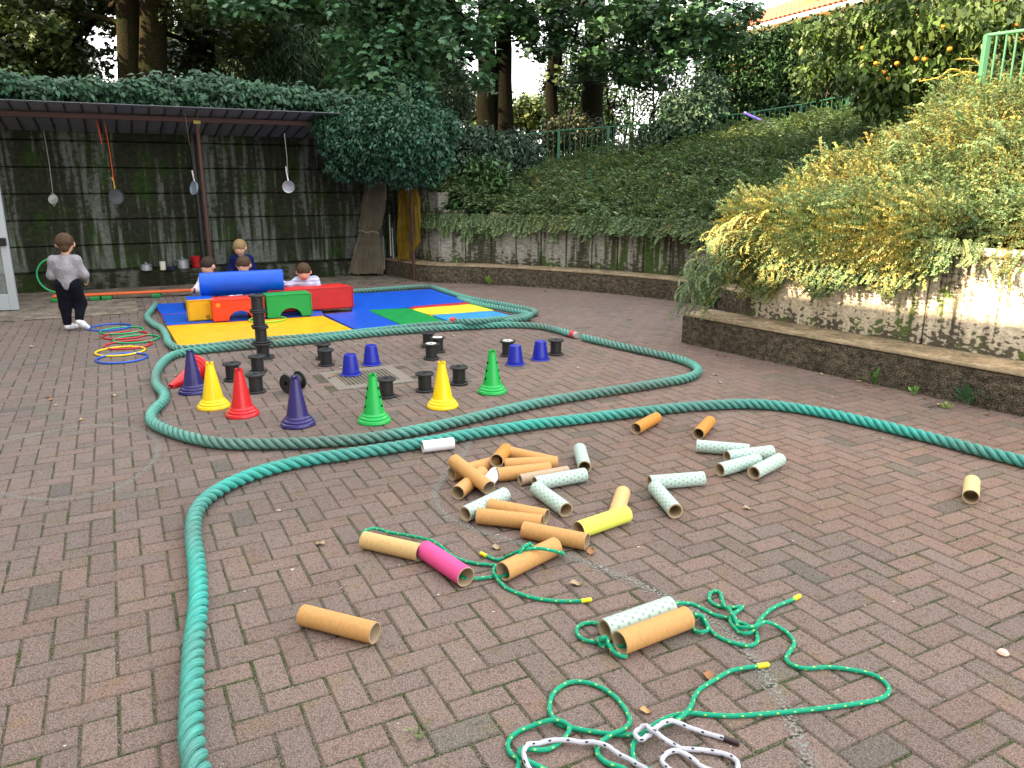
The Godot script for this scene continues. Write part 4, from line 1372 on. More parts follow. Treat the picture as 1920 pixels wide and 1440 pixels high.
func hand_bones(w: Vector3, dir: Vector3, palm: Vector3, side: float, curl: float) -> Array:   # palm and five fingers from the wrist; palm: the way the palm faces
	var acr := dir.cross(palm).normalized() * side
	var out := [[w, w + dir * 0.035, 0.015, 0.017], [w + dir * 0.03 - acr * 0.010, w + dir * 0.045 + acr * 0.012, 0.013, 0.012]]
	var lens := [0.034, 0.040, 0.038, 0.030]
	for k in 4:
		var root := w + dir * 0.046 + acr * (0.0165 - 0.011 * k)
		var d1 := (dir + palm * curl * 0.6).normalized()
		var d2 := (dir + palm * curl * 1.8).normalized()
		var mid: Vector3 = root + d1 * lens[k] * 0.5
		out.append([root, mid, 0.0062, 0.0056])
		out.append([mid, mid + d2 * lens[k] * 0.5, 0.0056, 0.0048])
	var th := w + dir * 0.018 + acr * 0.014
	var t1 := th + (dir * 0.6 + acr * 0.9 + palm * 0.3).normalized() * 0.022
	out.append([th, t1, 0.008, 0.0068])
	out.append([t1, t1 + (dir + acr * 0.2 + palm * curl).normalized() * 0.018, 0.0066, 0.0054])
	return out
func child(at: Vector3, yaw: float, j: Dictionary, look: Dictionary, label: String) -> Node3D:   # joints in metres about the feet; the child looks along -z before it is turned
	var o := thing("person", at, label, "person", "children playing on the court")
	o.rotation.y = yaw
	var skin := mt(c8(214, 164, 138), 0.6, 0.4)
	skin.subsurf_scatter_enabled = true
	skin.subsurf_scatter_strength = 0.15
	var hd: Vector3 = j.head
	var fw: Vector3 = (j.look as Vector3).normalized()
	var rt := fw.cross(Vector3.UP).normalized()
	var up := rt.cross(fw)
	var body := [[j.pelvis, j.chest, 0.078, 0.082], [j.chest, j.neck, 0.07, 0.034], [j.neck, hd - up * 0.03, 0.030, 0.034],
		[hd + up * 0.022 - fw * 0.012, hd + up * 0.012 + fw * 0.008, 0.082, 0.080], [hd - up * 0.045 + fw * 0.022, hd - up * 0.05 + fw * 0.034, 0.050, 0.040],
		[hd - up * 0.012 + fw * 0.086, hd + up * 0.01 + fw * 0.082, 0.011, 0.007], [hd - up * 0.028 + fw * 0.055 - rt * 0.022, hd - up * 0.028 + fw * 0.055 + rt * 0.022, 0.030, 0.030]]
	for s in [-1.0, 1.0]:
		body.append([hd + rt * s * 0.084 + up * 0.004, hd + rt * s * 0.090 - up * 0.018, 0.016, 0.011])
	var shirt := [[j.pelvis + V(0, 0.02, 0), j.chest, 0.100, 0.104], [j.chest, (j.neck as Vector3).lerp(j.chest, 0.25), 0.1, 0.058], [(j.shl as Vector3), (j.shr as Vector3), 0.056, 0.056]]
	var legs := [[j.pelvis + V(-0.03, 0.02, 0), j.pelvis + V(0.03, 0.02, 0), 0.092, 0.092]]
	for s in ["l", "r"]:
		var sh: Vector3 = j["sh" + s]
		var el: Vector3 = j["el" + s]
		var ha: Vector3 = j["ha" + s]
		body.append([sh, el, 0.036, 0.028])
		body.append([el, ha, 0.028, 0.019])
		shirt.append([sh, el, 0.052, 0.044])
		shirt.append([el, el.lerp(ha, 0.82), 0.044, 0.034])
		obj("cuff", sdf([[el.lerp(ha, 0.84), el.lerp(ha, 0.97), 0.031, 0.029]], 0.009, 0.01, look.cuff), o)
		var hdir := (ha - el).normalized()
		var palm := (V(-1 if s == "r" else 1, -0.4, 0) - hdir * hdir.dot(V(-1 if s == "r" else 1, -0.4, 0))).normalized()
		obj("hand", sdf(hand_bones(ha, hdir, palm, 1.0 if s == "r" else -1.0, 0.9), 0.0045, 0.006, skin), o)
		var hp: Vector3 = j["hip" + s]
		var kn: Vector3 = j["kn" + s]
		var an: Vector3 = j["an" + s]
		var toe: Vector3 = j["to" + s]
		body.append([hp, kn, 0.062, 0.044])
		body.append([kn, an, 0.044, 0.028])
		legs.append([hp, kn, 0.080, 0.060])
		legs.append([kn, an.lerp(kn, 0.12), 0.060, 0.043])
		obj("shoe", sdf([[an + V(0, -0.012, 0), an.lerp(toe, 0.45) - V(0, 0.01, 0), 0.036, 0.034], [an.lerp(toe, 0.4) - V(0, 0.008, 0), toe, 0.034, 0.026]], 0.010, 0.015, look.shoes), o)
	obj("body", sdf(body, 0.013, 0.03, skin), o)
	obj("sweater", sdf(shirt, 0.014, 0.04, look.shirt), o)
	obj("trousers", sdf(legs, 0.014, 0.035, look.trousers), o)
	var hair := [[hd + up * 0.032 - fw * 0.022, hd + up * 0.03 + fw * 0.0, 0.088, 0.086], [hd - fw * 0.04 + up * 0.0, hd - fw * 0.042 - up * 0.045, 0.072, 0.050]]
	for k in 26:   # uneven locks
		var a := TAU * k / 26.0 * 2.618
		var d := (up * rnd(-0.1, 1.0) - fw * rnd(-0.35, 1.0) + rt * sin(a)).normalized()
		if d.dot(fw) > 0.45 and d.dot(up) < 0.6: continue
		hair.append([hd + up * 0.02 - fw * 0.015 + d * 0.078, hd + up * 0.01 - fw * 0.02 + d * 0.087 - up * 0.02, 0.014, 0.007])
	obj("hair", sdf(hair, 0.0075, 0.012, look.hair), o)
	for s in [-1.0, 1.0]:
		var b := MB.new()
		b.lathe([Vector2(0, -0.009), Vector2(0.0065, -0.006), Vector2(0.009, 0), Vector2(0.0065, 0.006), Vector2(0, 0.009)], 12, Transform3D(Basis(), hd + rt * s * 0.031 + up * 0.012 + fw * 0.075))
		obj("eye", b.mesh(mt(c8(38, 26, 20), 0.2)), o)
	var mo := MB.new()
	mo.tube(PackedVector3Array([hd - up * 0.048 + fw * 0.074 - rt * 0.018, hd - up * 0.051 + fw * 0.082, hd - up * 0.048 + fw * 0.074 + rt * 0.018]), [0.004, 0.006, 0.004], 6, true)
	obj("mouth", mo.mesh(mt(c8(176, 92, 88), 0.5)), o)
	return o
var _wr: ImageTexture
func wrinkle() -> ImageTexture:
	if _wr == null:
		_wr = grain(128, 210, func(a: float, m: float, f: float, w: float) -> Color:
			var k := 0.90 + 0.20 * (a - 0.5) + 0.10 * (m - 0.5) + 0.05 * (w - 0.5)
			return Color(k, k, k))
	return _wr
func hair_mat(c: Color) -> StandardMaterial3D:
	var tx := grain(128, 220, func(a: float, m: float, f: float, w: float) -> Color:
		var k := 0.8 + 0.5 * (f - 0.5) + 0.3 * (m - 0.5) + 0.2 * (w - 0.5)
		return Color(k, k, k))
	var m2 := mt(c, 0.6, 0.3)
	m2.albedo_texture = tx
	m2.uv1_triplanar = true
	m2.uv1_scale = Vector3(9.0, 3.0, 9.0)
	m2.heightmap_enabled = true
	m2.heightmap_texture = tx
	m2.heightmap_scale = 1.2
	return m2
func stripes(a: Color, b: Color, per_m: float) -> StandardMaterial3D:
	var im := Image.create(8, 32, false, Image.FORMAT_RGB8)
	for y in 32:
		for x in 8: im.set_pixel(x, y, a if y < 16 else b)
	var m := mt(Color.WHITE, 0.9, 0.2)
	m.albedo_texture = ImageTexture.create_from_image(im)
	m.uv1_triplanar = true
	m.uv1_scale = Vector3.ONE * per_m
	return m
func cloth(c: Color) -> StandardMaterial3D:
	var m := mt(c, 0.95, 0.15)
	m.albedo_texture = wrinkle()
	m.heightmap_enabled = true
	m.heightmap_texture = wrinkle()
	m.heightmap_scale = 5.0
	m.uv1_triplanar = true
	m.uv1_scale = Vector3(3.0, 2.2, 3.0)
	m.rim_enabled = true
	m.rim = 0.2
	return m
func make_people() -> void:
	var brown := hair_mat(c8(96, 74, 56))
	var blond := hair_mat(c8(176, 146, 104))
	var dark := hair_mat(c8(66, 54, 46))
	# walking away with a hoop
	var p := G(140, 619)
	child(p, 0.28, {"pelvis": V(0, 0.49, 0), "chest": V(0.005, 0.68, -0.005), "neck": V(0.01, 0.80, -0.01), "head": V(0.02, 0.925, -0.03), "look": V(0.0, -0.3, -1),
		"shl": V(-0.105, 0.755, 0), "ell": V(-0.150, 0.60, -0.02), "hal": V(-0.135, 0.545, -0.16), "shr": V(0.105, 0.755, 0), "elr": V(0.165, 0.60, -0.015), "har": V(0.15, 0.52, -0.13),
		"hipl": V(-0.052, 0.47, 0), "knl": V(-0.058, 0.27, -0.012), "anl": V(-0.058, 0.062, 0.015), "tol": V(0.0, 0.030, -0.085),
		"hipr": V(0.055, 0.47, 0), "knr": V(0.085, 0.285, -0.045), "anr": V(0.075, 0.115, 0.075), "tor": V(0.135, 0.03, 0.02)},
		{"shirt": cloth(c8(158, 156, 166)), "cuff": cloth(c8(178, 226, 92)), "trousers": cloth(c8(24, 24, 34)), "shoes": mt(c8(226, 228, 236), 0.5), "hair": brown},
		"child in grey sweater, black trousers and white shoes walking away with a hoop")
	var sit := func(lean: float, dx: float) -> Dictionary:   # sitting on the mat, legs forward (-z)
		return {"pelvis": V(0, 0.10, 0), "chest": V(dx * 0.3, 0.29, -lean * 0.5), "neck": V(dx * 0.6, 0.40, -lean * 0.8), "head": V(dx, 0.52, -lean), "look": V(0, -0.45, -1),
			"shl": V(-0.10 + dx * 0.5, 0.36, -lean * 0.7), "ell": V(-0.16, 0.22, -lean * 0.7 - 0.08), "hal": V(-0.12, 0.24, -lean - 0.17), "shr": V(0.10 + dx * 0.5, 0.36, -lean * 0.7), "elr": V(0.16, 0.22, -lean * 0.7 - 0.08), "har": V(0.12, 0.24, -lean - 0.17),
			"hipl": V(-0.06, 0.09, -0.02), "knl": V(-0.10, 0.13, -0.22), "anl": V(-0.09, 0.06, -0.40), "tol": V(-0.09, 0.11, -0.44), "hipr": V(0.06, 0.09, -0.02), "knr": V(0.10, 0.13, -0.22), "anr": V(0.09, 0.06, -0.40), "tor": V(0.09, 0.11, -0.44)}
	# behind the roll, in a white top
	var q := Z(402, 560, 9.75)
	q.y = 0.03
	child(q, PI - 0.3, sit.call(0.06, 0.0), {"shirt": stripes(c8(226, 226, 234), c8(200, 196, 210), 12.0), "cuff": cloth(c8(150, 60, 60)), "trousers": cloth(c8(90, 88, 110)), "shoes": mt(c8(70, 70, 84), 0.6), "hair": dark}, "child in a white top sitting behind the left end of the blue roll")
	# kneeling furthest back in navy
	q = Z(458, 542, 10.9)
	q.y = 0.0
	child(q, PI, {"pelvis": V(0, 0.28, 0), "chest": V(0, 0.45, -0.01), "neck": V(0, 0.565, -0.02), "head": V(0, 0.685, -0.03), "look": V(0, -0.5, -1),
		"shl": V(-0.105, 0.53, 0), "ell": V(-0.165, 0.39, -0.02), "hal": V(-0.12, 0.33, -0.14), "shr": V(0.105, 0.53, 0), "elr": V(0.165, 0.39, -0.02), "har": V(0.12, 0.33, -0.14),
		"hipl": V(-0.055, 0.26, 0), "knl": V(-0.07, 0.065, -0.06), "anl": V(-0.07, 0.05, 0.15), "tol": V(-0.07, 0.03, 0.22), "hipr": V(0.055, 0.26, 0), "knr": V(0.07, 0.065, -0.06), "anr": V(0.07, 0.05, 0.15), "tor": V(0.07, 0.03, 0.22)},
		{"shirt": cloth(c8(26, 32, 84)), "cuff": cloth(c8(24, 28, 66)), "trousers": cloth(c8(40, 44, 70)), "shoes": mt(c8(60, 60, 70), 0.6), "hair": blond}, "fair-haired child in navy kneeling furthest back behind the blue roll")
	q = Z(464, 556, 9.85)
	q.y = 0.03
	child(q, PI, sit.call(0.04, 0.0), {"shirt": cloth(c8(36, 84, 172)), "cuff": cloth(c8(210, 214, 226)), "trousers": stripes(c8(28, 40, 110), c8(214, 218, 230), 26.0), "shoes": mt(c8(60, 60, 80), 0.6), "hair": brown}, "child in a blue top and striped trousers sitting behind the middle of the roll")
	q = Z(578, 566, 9.9)
	q.y = 0.0
	var jj: Dictionary = sit.call(0.05, 0.04)
	jj["head"] = V(0.03, 0.465, -0.10)
	jj["neck"] = V(0.02, 0.375, -0.03)
	jj["shl"] = V(-0.10, 0.345, 0.0)
	jj["shr"] = V(0.11, 0.345, -0.01)
	jj["elr"] = V(0.22, 0.30, -0.10)
	jj["har"] = V(0.315, 0.36, -0.21)
	child(q, PI + 0.25, jj, {"shirt": stripes(c8(150, 152, 186), c8(196, 198, 216), 22.0), "cuff": stripes(c8(30, 34, 74), c8(214, 218, 230), 30.0), "trousers": cloth(c8(60, 62, 92)), "shoes": mt(c8(60, 60, 80), 0.6), "hair": brown}, "child in a pale striped top reaching for the right end of the blue roll")

# ---------- buildings and fittings ----------
func make_leanto() -> void:
	var c0 := Vector3(-2.31, 0, -13.7)
	var o := thing("lean_to_roof", c0, "dark metal lean-to roof on brown posts along the mossy back wall", "roof")
	var steel := mt(c8(116, 120, 128), 0.55, 0.5)
	var rib := mt(c8(46, 46, 50), 0.5, 0.5)
	var brown := mt(c8(74, 50, 46), 0.6, 0.4)
	var front := BX * 1.45 + Vector3(0, 2.56, 0)
	var back := BX * -0.3 + Vector3(0, 2.30, 0)
	var dz := (front - back)
	var bs := Basis(AX, AX.cross(-dz.normalized()).normalized() * -1.0, dz.normalized())
	if bs.y.y < 0: bs.y = -bs.y
	var p := MB.new()
	p.box(Transform3D(Basis(), Vector3.ZERO), Vector3(0.186, 0.006, dz.length()), 0.001)
	var pm := p.mesh(steel)
	var r := MB.new()
	r.box(Transform3D(Basis(), Vector3.ZERO), Vector3(0.022, 0.03, dz.length() + 0.02), 0.004)
	var rm := r.mesh(rib)
	for k in 45:
		var a := 0.55 - k * 0.2
		var m := obj("roof_panel", pm, o)
		m.transform = Transform3D(bs, (front + back) * 0.5 + AX * a)
		var q := obj("rib", rm, o)
		q.transform = Transform3D(bs, (front + back) * 0.5 + AX * (a - 0.1) - Vector3(0, 0.006, 0))
	for t in [0.72]:
		var b := MB.new()
		var pt := back.lerp(front, t)
		b.box(Transform3D(Basis(AX, Vector3.UP, BX), AX * -3.9 + pt - Vector3(0, 0.055, 0)), Vector3(9.6, 0.07, 0.05), 0.006)
		obj("beam", b.mesh(brown), o)
	# posts
	for q in [[G(400, 545), 0.03, 2.42], [G(775, 525) + BX * 0.05, 0.028, 2.5]]:
		var b := MB.new()
		var at: Vector3 = q[0] - c0
		b.tube(PackedVector3Array([at, at + Vector3(0, q[2] * 0.5, 0), at + Vector3(0, q[2], 0)]), [q[1]], 10, true)
		obj("post", b.mesh(brown), o)
	var cl := MB.new()
	cl.box(Transform3D(Basis(AX, Vector3.UP, BX), G(400, 545) - c0 + Vector3(0, 2.40, 0)), Vector3(0.10, 0.05, 0.08), 0.006)
	tag(obj("bracket", cl.mesh(mt(c8(170, 150, 70), 0.5)), o), "yellowish post bracket")
	var dp := MB.new()
	var da := Z(385, 512, 12.4) - c0
	da.y = 0.25
	dp.tube(PackedVector3Array([da, da + Vector3(0, 1.0, 0), da + Vector3(0, 2.05, 0)]), [0.04], 10, true)
	obj("down_pipe", dp.mesh(mt(c8(26, 24, 26), 0.5)), o)
func hung(u: float, v: float, d: float, topv: float, topu: float, cord: Color, label: String, build: Callable) -> void:
	var at := Z(u, v, d)
	var o := thing("hanging_pan", at, label, "pan", "pans hung from the lean-to roof")
	var topp := Z(topu, topv, d) - at
	var b := MB.new()
	b.tube(PackedVector3Array([Vector3(0, 0.1, 0), topp * 0.5 + Vector3(0.01, 0.05, 0), topp]), [0.006], 6, true)
	obj("cord", b.mesh(mt(cord, 0.8)), o)
	build.call(o)
func make_pans() -> void:
	var alu := mt(c8(190, 196, 206), 0.3, 0.5)
	alu.metallic = 0.7
	var black := mt(c8(40, 44, 54), 0.4)
	var disc := func(o: Node, tilt: Basis, r: float, h: float, m: Material, called: String) -> void:
		var b := MB.new()
		b.lathe([Vector2(0.0, 0.0), Vector2(r * 0.93, 0.0), Vector2(r, 0.012), Vector2(r * 1.03, h), Vector2(r * 0.98, h), Vector2(r * 0.94, 0.012), Vector2(0.0, 0.006)], 36, Transform3D(tilt, Vector3.ZERO))
		obj(called, b.mesh(m), o)
	var facing := Basis(Vector3.RIGHT, 1.35)
	hung(101, 374, 11.4, 246, 82, c8(150, 150, 150), "shiny steel pot lid with two handles hanging from a thin cord", func(o: Node) -> void:
		disc.call(o, facing, 0.068, 0.02, alu, "lid")
		for s in [-1.0, 1.0]:
			var b := MB.new()
			b.tube(PackedVector3Array([Vector3(-0.025, 0.066 * s, 0.01), Vector3(0, 0.092 * s, 0.02), Vector3(0.025, 0.066 * s, 0.01)]), [0.007], 6, true)
			obj("handle", b.mesh(alu), o))
	hung(217, 369, 11.3, 228, 196, c8(206, 84, 44), "dark frying pan seen edge-on hanging from an orange strap", func(o: Node) -> void:
		disc.call(o, Basis(Vector3.UP, 0.9) * Basis(Vector3.RIGHT, 1.5), 0.105, 0.03, black, "pan_bowl")
		var b := MB.new()
		b.tube(PackedVector3Array([Vector3(0, 0.1, 0), Vector3(0, 0.2, 0), Vector3(-0.02, 0.27, 0)]), [0.011, 0.010, 0.014], 8, true)
		obj("handle", b.mesh(mt(c8(176, 140, 50), 0.6)), o)
		b = MB.new()
		b.tube(PackedVector3Array([Vector3(-0.16, 1.14, 0), Vector3(-0.10, 0.85, 0.02), Vector3(-0.09, 0.72, 0.02)]), [0.012, 0.010, 0.006], 6, true)
		obj("strap_end", b.mesh(mt(c8(206, 84, 44), 0.8)), o))
	hung(366, 353, 11.5, 268, 357, c8(60, 58, 52), "pale blue-rimmed frying pan hanging beside the brown post", func(o: Node) -> void:
		disc.call(o, Basis(Vector3.UP, -0.7) * Basis(Vector3.RIGHT, 1.4), 0.095, 0.03, mt(c8(130, 142, 160), 0.35), "pan_bowl")
		var b := MB.new()
		b.tube(PackedVector3Array([Vector3(0, 0.09, 0), Vector3(-0.01, 0.17, 0), Vector3(-0.02, 0.25, 0)]), [0.011, 0.010, 0.012], 8, true)
		obj("handle", b.mesh(mt(c8(205, 205, 205), 0.4)), o))
	hung(541, 349, 11.7, 250, 533, c8(120, 116, 110), "silver saucepan hanging by its handle near the ivy mound", func(o: Node) -> void:
		disc.call(o, Basis(Vector3.UP, 0.25) * Basis(Vector3.RIGHT, 1.75), 0.085, 0.07, alu, "pan_bowl")
		var b := MB.new()
		b.tube(PackedVector3Array([Vector3(0, 0.08, 0), Vector3(-0.015, 0.18, 0), Vector3(-0.02, 0.28, 0)]), [0.012, 0.009, 0.010], 8, true)
		obj("handle", b.mesh(alu), o))
	# pots on the ledge
	for q in [[275, 507, 0.085, 0.085, alu, "small two-handled steel pot at the left of the pots on the ledge", "pot", "cooking_pot"], [306, 506, 0.045, 0.125, mt(c8(212, 208, 196), 0.4), "white tin can standing on the ledge between two pots", "can", "tin_can"], [344, 503, 0.09, 0.13, alu, "tall steel pot with dark handles on the ledge beside the red bucket", "pot", "cooking_pot"], [371, 501, 0.085, 0.17, mt(c8(176, 22, 28), 0.4), "red plastic bucket standing on the ledge beside the tall pot", "bucket", "bucket"], [322, 506, 0.05, 0.05, mt(c8(30, 34, 70), 0.5), "small dark blue bowl lying on the ledge beside the white can", "bowl", "bowl"]]:
		var at := G(q[0], q[1], 0.25)
		var o := thing(q[7], at, q[5], q[6])
		var b := MB.new()
		var r: float = q[2]
		var h: float = q[3]
		var flare := 1.15 if q[6] in ["bucket", "bowl"] else 1.0
		b.lathe([Vector2(0, 0), Vector2(r * 0.95, 0), Vector2(r, 0.006), Vector2(r * flare, h), Vector2(r * flare * 1.04, h + 0.004), Vector2(r * flare * 0.95, h), Vector2(r * 0.94, 0.01), Vector2(0, 0.008)], 32)
		obj("vessel", b.mesh(q[4]), o)
		if q[6] == "pot":
			for s in [-1.0, 1.0]:
				b = MB.new()
				b.tube(PackedVector3Array([Vector3(s * r * 0.98, h * 0.8, -0.03), Vector3(s * (r + 0.035), h * 0.8, 0), Vector3(s * r * 0.98, h * 0.8, 0.03)]), [0.008], 6, true)
				obj("handle", b.mesh(black), o)
			b = MB.new()
			b.lathe([Vector2(r * 0.97, h + 0.003), Vector2(r * 0.5, h + 0.02), Vector2(0.012, h + 0.026), Vector2(0.014, h + 0.045), Vector2(0, h + 0.047)], 28)
			obj("lid", b.mesh(alu), o)
		elif q[6] == "bucket":
			b = MB.new()
			b.tube(PackedVector3Array([Vector3(-r * 1.15, h, 0), Vector3(-r * 0.8, h - 0.06, r * 0.95), Vector3(0, h - 0.09, r * 1.2), Vector3(r * 0.8, h - 0.06, r * 0.95), Vector3(r * 1.15, h, 0)]), [0.004], 5, true)
			obj("handle", b.mesh(black), o)
func drape(called: String, label: String, rows_px: Array, d: float, folds: int, depth: float, col: Color, seed_: float) -> void:   # a hanging cloth: rows of [v, u left, u right]
	var rows := []
	var foot := Z((rows_px[-1][1] + rows_px[-1][2]) * 0.5, rows_px[-1][0], d)
	var o := thing(called, foot, label, "curtain")
	var n := 44
	for k in n + 1:
		var q := float(k) / n * (rows_px.size() - 1)
		var i := mini(int(q), rows_px.size() - 2)
		var f := smoothstep(0.0, 1.0, q - i)
		var v: float = lerpf(rows_px[i][0], rows_px[i + 1][0], q - i)
		var a := Z(lerpf(rows_px[i][1], rows_px[i + 1][1], f), v, d)
		var b := Z(lerpf(rows_px[i][2], rows_px[i + 1][2], f), v, d)
		var row := PackedVector3Array()
		for j in 121:
			var s := j / 120.0
			var ph := (s + 0.25 * s * s) * folds * TAU + 1.6 * sin(v * 0.03 + seed_) * s + noise.get_noise_2d(s * 300.0, v * 1.6 + seed_) * 3.4
			var p := a.lerp(b, s) - foot
			p.z += depth * sin(ph) * (0.7 + 0.5 * noise.get_noise_2d(s * 300, v)) - depth * 2.0 * pow(absf(s - 0.5) * 2.0, 2.0)
			p.x += depth * 0.45 * cos(ph * 1.0 + 0.6)
			if k == n: p.y += 0.05 * noise.get_noise_1d(s * 400.0 + seed_) + 0.02
			row.append(p)
		rows.append(row)
	var m := MB.new()
	m.grid(rows, false, false)
	var tx := grain(256, 140 + int(seed_), func(a: float, mm: float, f: float, w: float) -> Color:
		var k := 0.85 + 0.22 * (a - 0.5) + 0.2 * (f - 0.5) + 0.06 * (w - 0.5)
		return Color(k, k, k))
	var mat := tri_map(mt(col, 0.9, 0.2), tx, 1.2)
	mat.cull_mode = BaseMaterial3D.CULL_DISABLED
	obj("cloth", m.mesh(mat), o)
	var hem := MB.new()
	hem.tube(rows[0], [0.008], 6, true)
	obj("hem", hem.mesh(mat), o)
func make_corner() -> void:
	drape("curtain", "long brown-grey tarpaulin gathered and tied at mid height below the ivy mound", [[318, 686, 724], [345, 684, 723], [385, 677, 722], [420, 672, 716], [434, 674, 709], [448, 670, 712], [475, 661, 716], [495, 656, 717], [516, 651, 716]], 13.35, 12, 0.030, c8(138, 129, 112), 1.0)
	var tie := MB.new()
	var ta := Z(672, 433, 13.22)
	var tz := Z(711, 436, 13.22)
	var tp := PackedVector3Array()
	for k in 13: tp.append(ta.lerp(tz, k / 12.0) - ta + Vector3(0, 0.012 * sin(k * 0.9), 0.05 * sin(PI * k / 12.0) + 0.01))
	tie.tube(tp, [0.012], 7, true)
	var cur: Node = get_node("curtain")
	var tn := obj("tie_cord", tie.mesh(mt(c8(120, 112, 96), 0.9)), cur)
	tn.position = ta - (cur as Node3D).position
	drape("curtain", "ochre yellow cloth hanging to the left of the thin brown post", [[335, 745, 766], [380, 744, 766], [440, 744, 768], [490, 743, 769]], 13.05, 2, 0.03, c8(128, 103, 38), 2.0)
	drape("curtain", "ochre yellow cloth strip hanging to the right of the thin brown post", [[338, 770, 780], [380, 771, 786], [430, 772, 788], [455, 773, 787], [470, 774, 776]], 12.75, 2, 0.03, c8(130, 105, 40), 3.0)
	# sticks in the dark behind the cloths
	for q in [[721, 440, 505, c8(150, 150, 150)], [733, 400, 480, c8(190, 186, 175)], [738, 425, 486, c8(170, 190, 200)]]:
		var a := Z(q[0], q[2], 13.5)
		var t := Z(q[0] - 3, q[1], 13.6) - a
		var o := thing("stick", a, ["thin grey pole leaning in the dark gap beside the brown tarpaulin", "pale short pole leaning in the dark gap between curtains", "pale blue pole in the dark gap next to the ochre cloth"][int(q[0] == 733) + 2 * int(q[0] == 738)], "pole")
		var b := MB.new()
		b.tube(PackedVector3Array([Vector3.ZERO, t * 0.5, t]), [0.012, 0.012, 0.01], 8, true)
		obj("shaft", b.mesh(mt(q[3], 0.5)), o)
		b = MB.new()
		b.tube(PackedVector3Array([t * 0.97, t * 1.02]), [0.016], 8, true)
		obj("cap", b.mesh(mt(c8(60, 60, 60))), o)
func make_door() -> void:
	var alu := mt(c8(186, 194, 204), 0.35, 0.5)
	alu.metallic = 0.35
	var at := Vector3(-7.02, 0.0, -9.45)
	var hinge_to := (Vector3(-6.24, 0, -9.65) - at)
	var w := hinge_to.length()
	var o := thing("glass_door", at, "open glazed door with a wide aluminium frame and black lock box", "door")
	o.rotation.y = atan2(-hinge_to.z, hinge_to.x)
	for q in [["stile", Vector3(0.045, 1.06, 0), Vector3(0.09, 2.1, 0.05)], ["stile", Vector3(w - 0.045, 1.06, 0), Vector3(0.09, 2.1, 0.05)], ["bottom_rail", Vector3(w * 0.5, 0.11, 0), Vector3(w - 0.184, 0.2, 0.046)], ["top_rail", Vector3(w * 0.5, 2.06, 0), Vector3(w - 0.184, 0.1, 0.046)], ["middle_rail", Vector3(w * 0.5, 1.0, 0), Vector3(w - 0.184, 0.07, 0.046)]]:
		var b := MB.new()
		b.box(Transform3D(Basis(), q[1]), q[2], 0.004)
		obj(q[0], b.mesh(alu), o)
	var gl := mt(Color(0.75, 0.8, 0.82, 0.16), 0.03, 0.5)
	gl.transparency = BaseMaterial3D.TRANSPARENCY_ALPHA
	for y in [[0.21, 0.965], [1.035, 2.01]]:
		var b := MB.new()
		b.box(Transform3D(Basis(), Vector3(w * 0.5, (y[0] + y[1]) * 0.5, 0)), Vector3(w - 0.184, y[1] - y[0], 0.008), 0.001)
		obj("pane", b.mesh(gl), o)
	var bl := MB.new()
	bl.box(Transform3D(Basis(), Vector3(w - 0.11, 0.86, 0.045)), Vector3(0.20, 0.10, 0.05), 0.01)
	obj("lock_box", bl.mesh(mt(c8(22, 22, 26), 0.3)), o)
func make_building() -> void:
	# the school to the left of the court and behind the camera; its eaves shade the court
	var t := Vector3(0.578, 0, 0.816)
	var nn := Vector3(-0.816, 0, 0.578)      # away from the court
	var base := Vector3(-5.5, 0, -2.9)
	var o := thing("school_building", base, "pale plastered school building beside the court with a flat roof", "building")
	var plaster := mt(c8(214, 204, 184), 0.9, 0.2)
	for q in [["wall", -4.3, 13.0, 6.86, 9.0], ["wall", -12.0, -4.75, 13.0, 9.0]]:  # second, taller block is added out of view to shade the bank
		var b := MB.new()
		b.box(Transform3D(Basis(t, Vector3.UP, -nn), t * ((q[1] + q[2]) * 0.5) + nn * (q[4] * 0.5) + Vector3(0, q[3] * 0.5, 0)), Vector3(q[2] - q[1], q[3], q[4]), 0.01)
		obj("wall", b.mesh(plaster), o)
		b = MB.new()
		b.box(Transform3D(Basis(t, Vector3.UP, -nn), t * ((q[1] + q[2]) * 0.5) + nn * (q[4] * 0.5) + Vector3(0, q[3] + 0.11, 0)), Vector3(q[2] - q[1] + 0.1, 0.22, q[4] + 0.1), 0.02)
		obj("roof", b.mesh(mt(c8(120, 110, 104), 0.9)), o)
	for k in 5:
		for y in [1.6, 4.6]:
			var b := MB.new()
			b.box(Transform3D(Basis(t, Vector3.UP, -nn), t * (-2.6 + 3.1 * k) - nn * 0.01 + Vector3(0, y, 0)), Vector3(1.6, 1.5, 0.08), 0.01)
			var f := obj("window", b.mesh(mt(c8(230, 230, 226), 0.5)), o)
			b = MB.new()
			b.box(Transform3D(Basis(t, Vector3.UP, -nn), t * (-2.6 + 3.1 * k) - nn * 0.055 + Vector3(0, y, 0)), Vector3(1.45, 1.35, 0.02), 0.002)
			obj("pane", b.mesh(mt(c8(70, 80, 90), 0.08)), f)
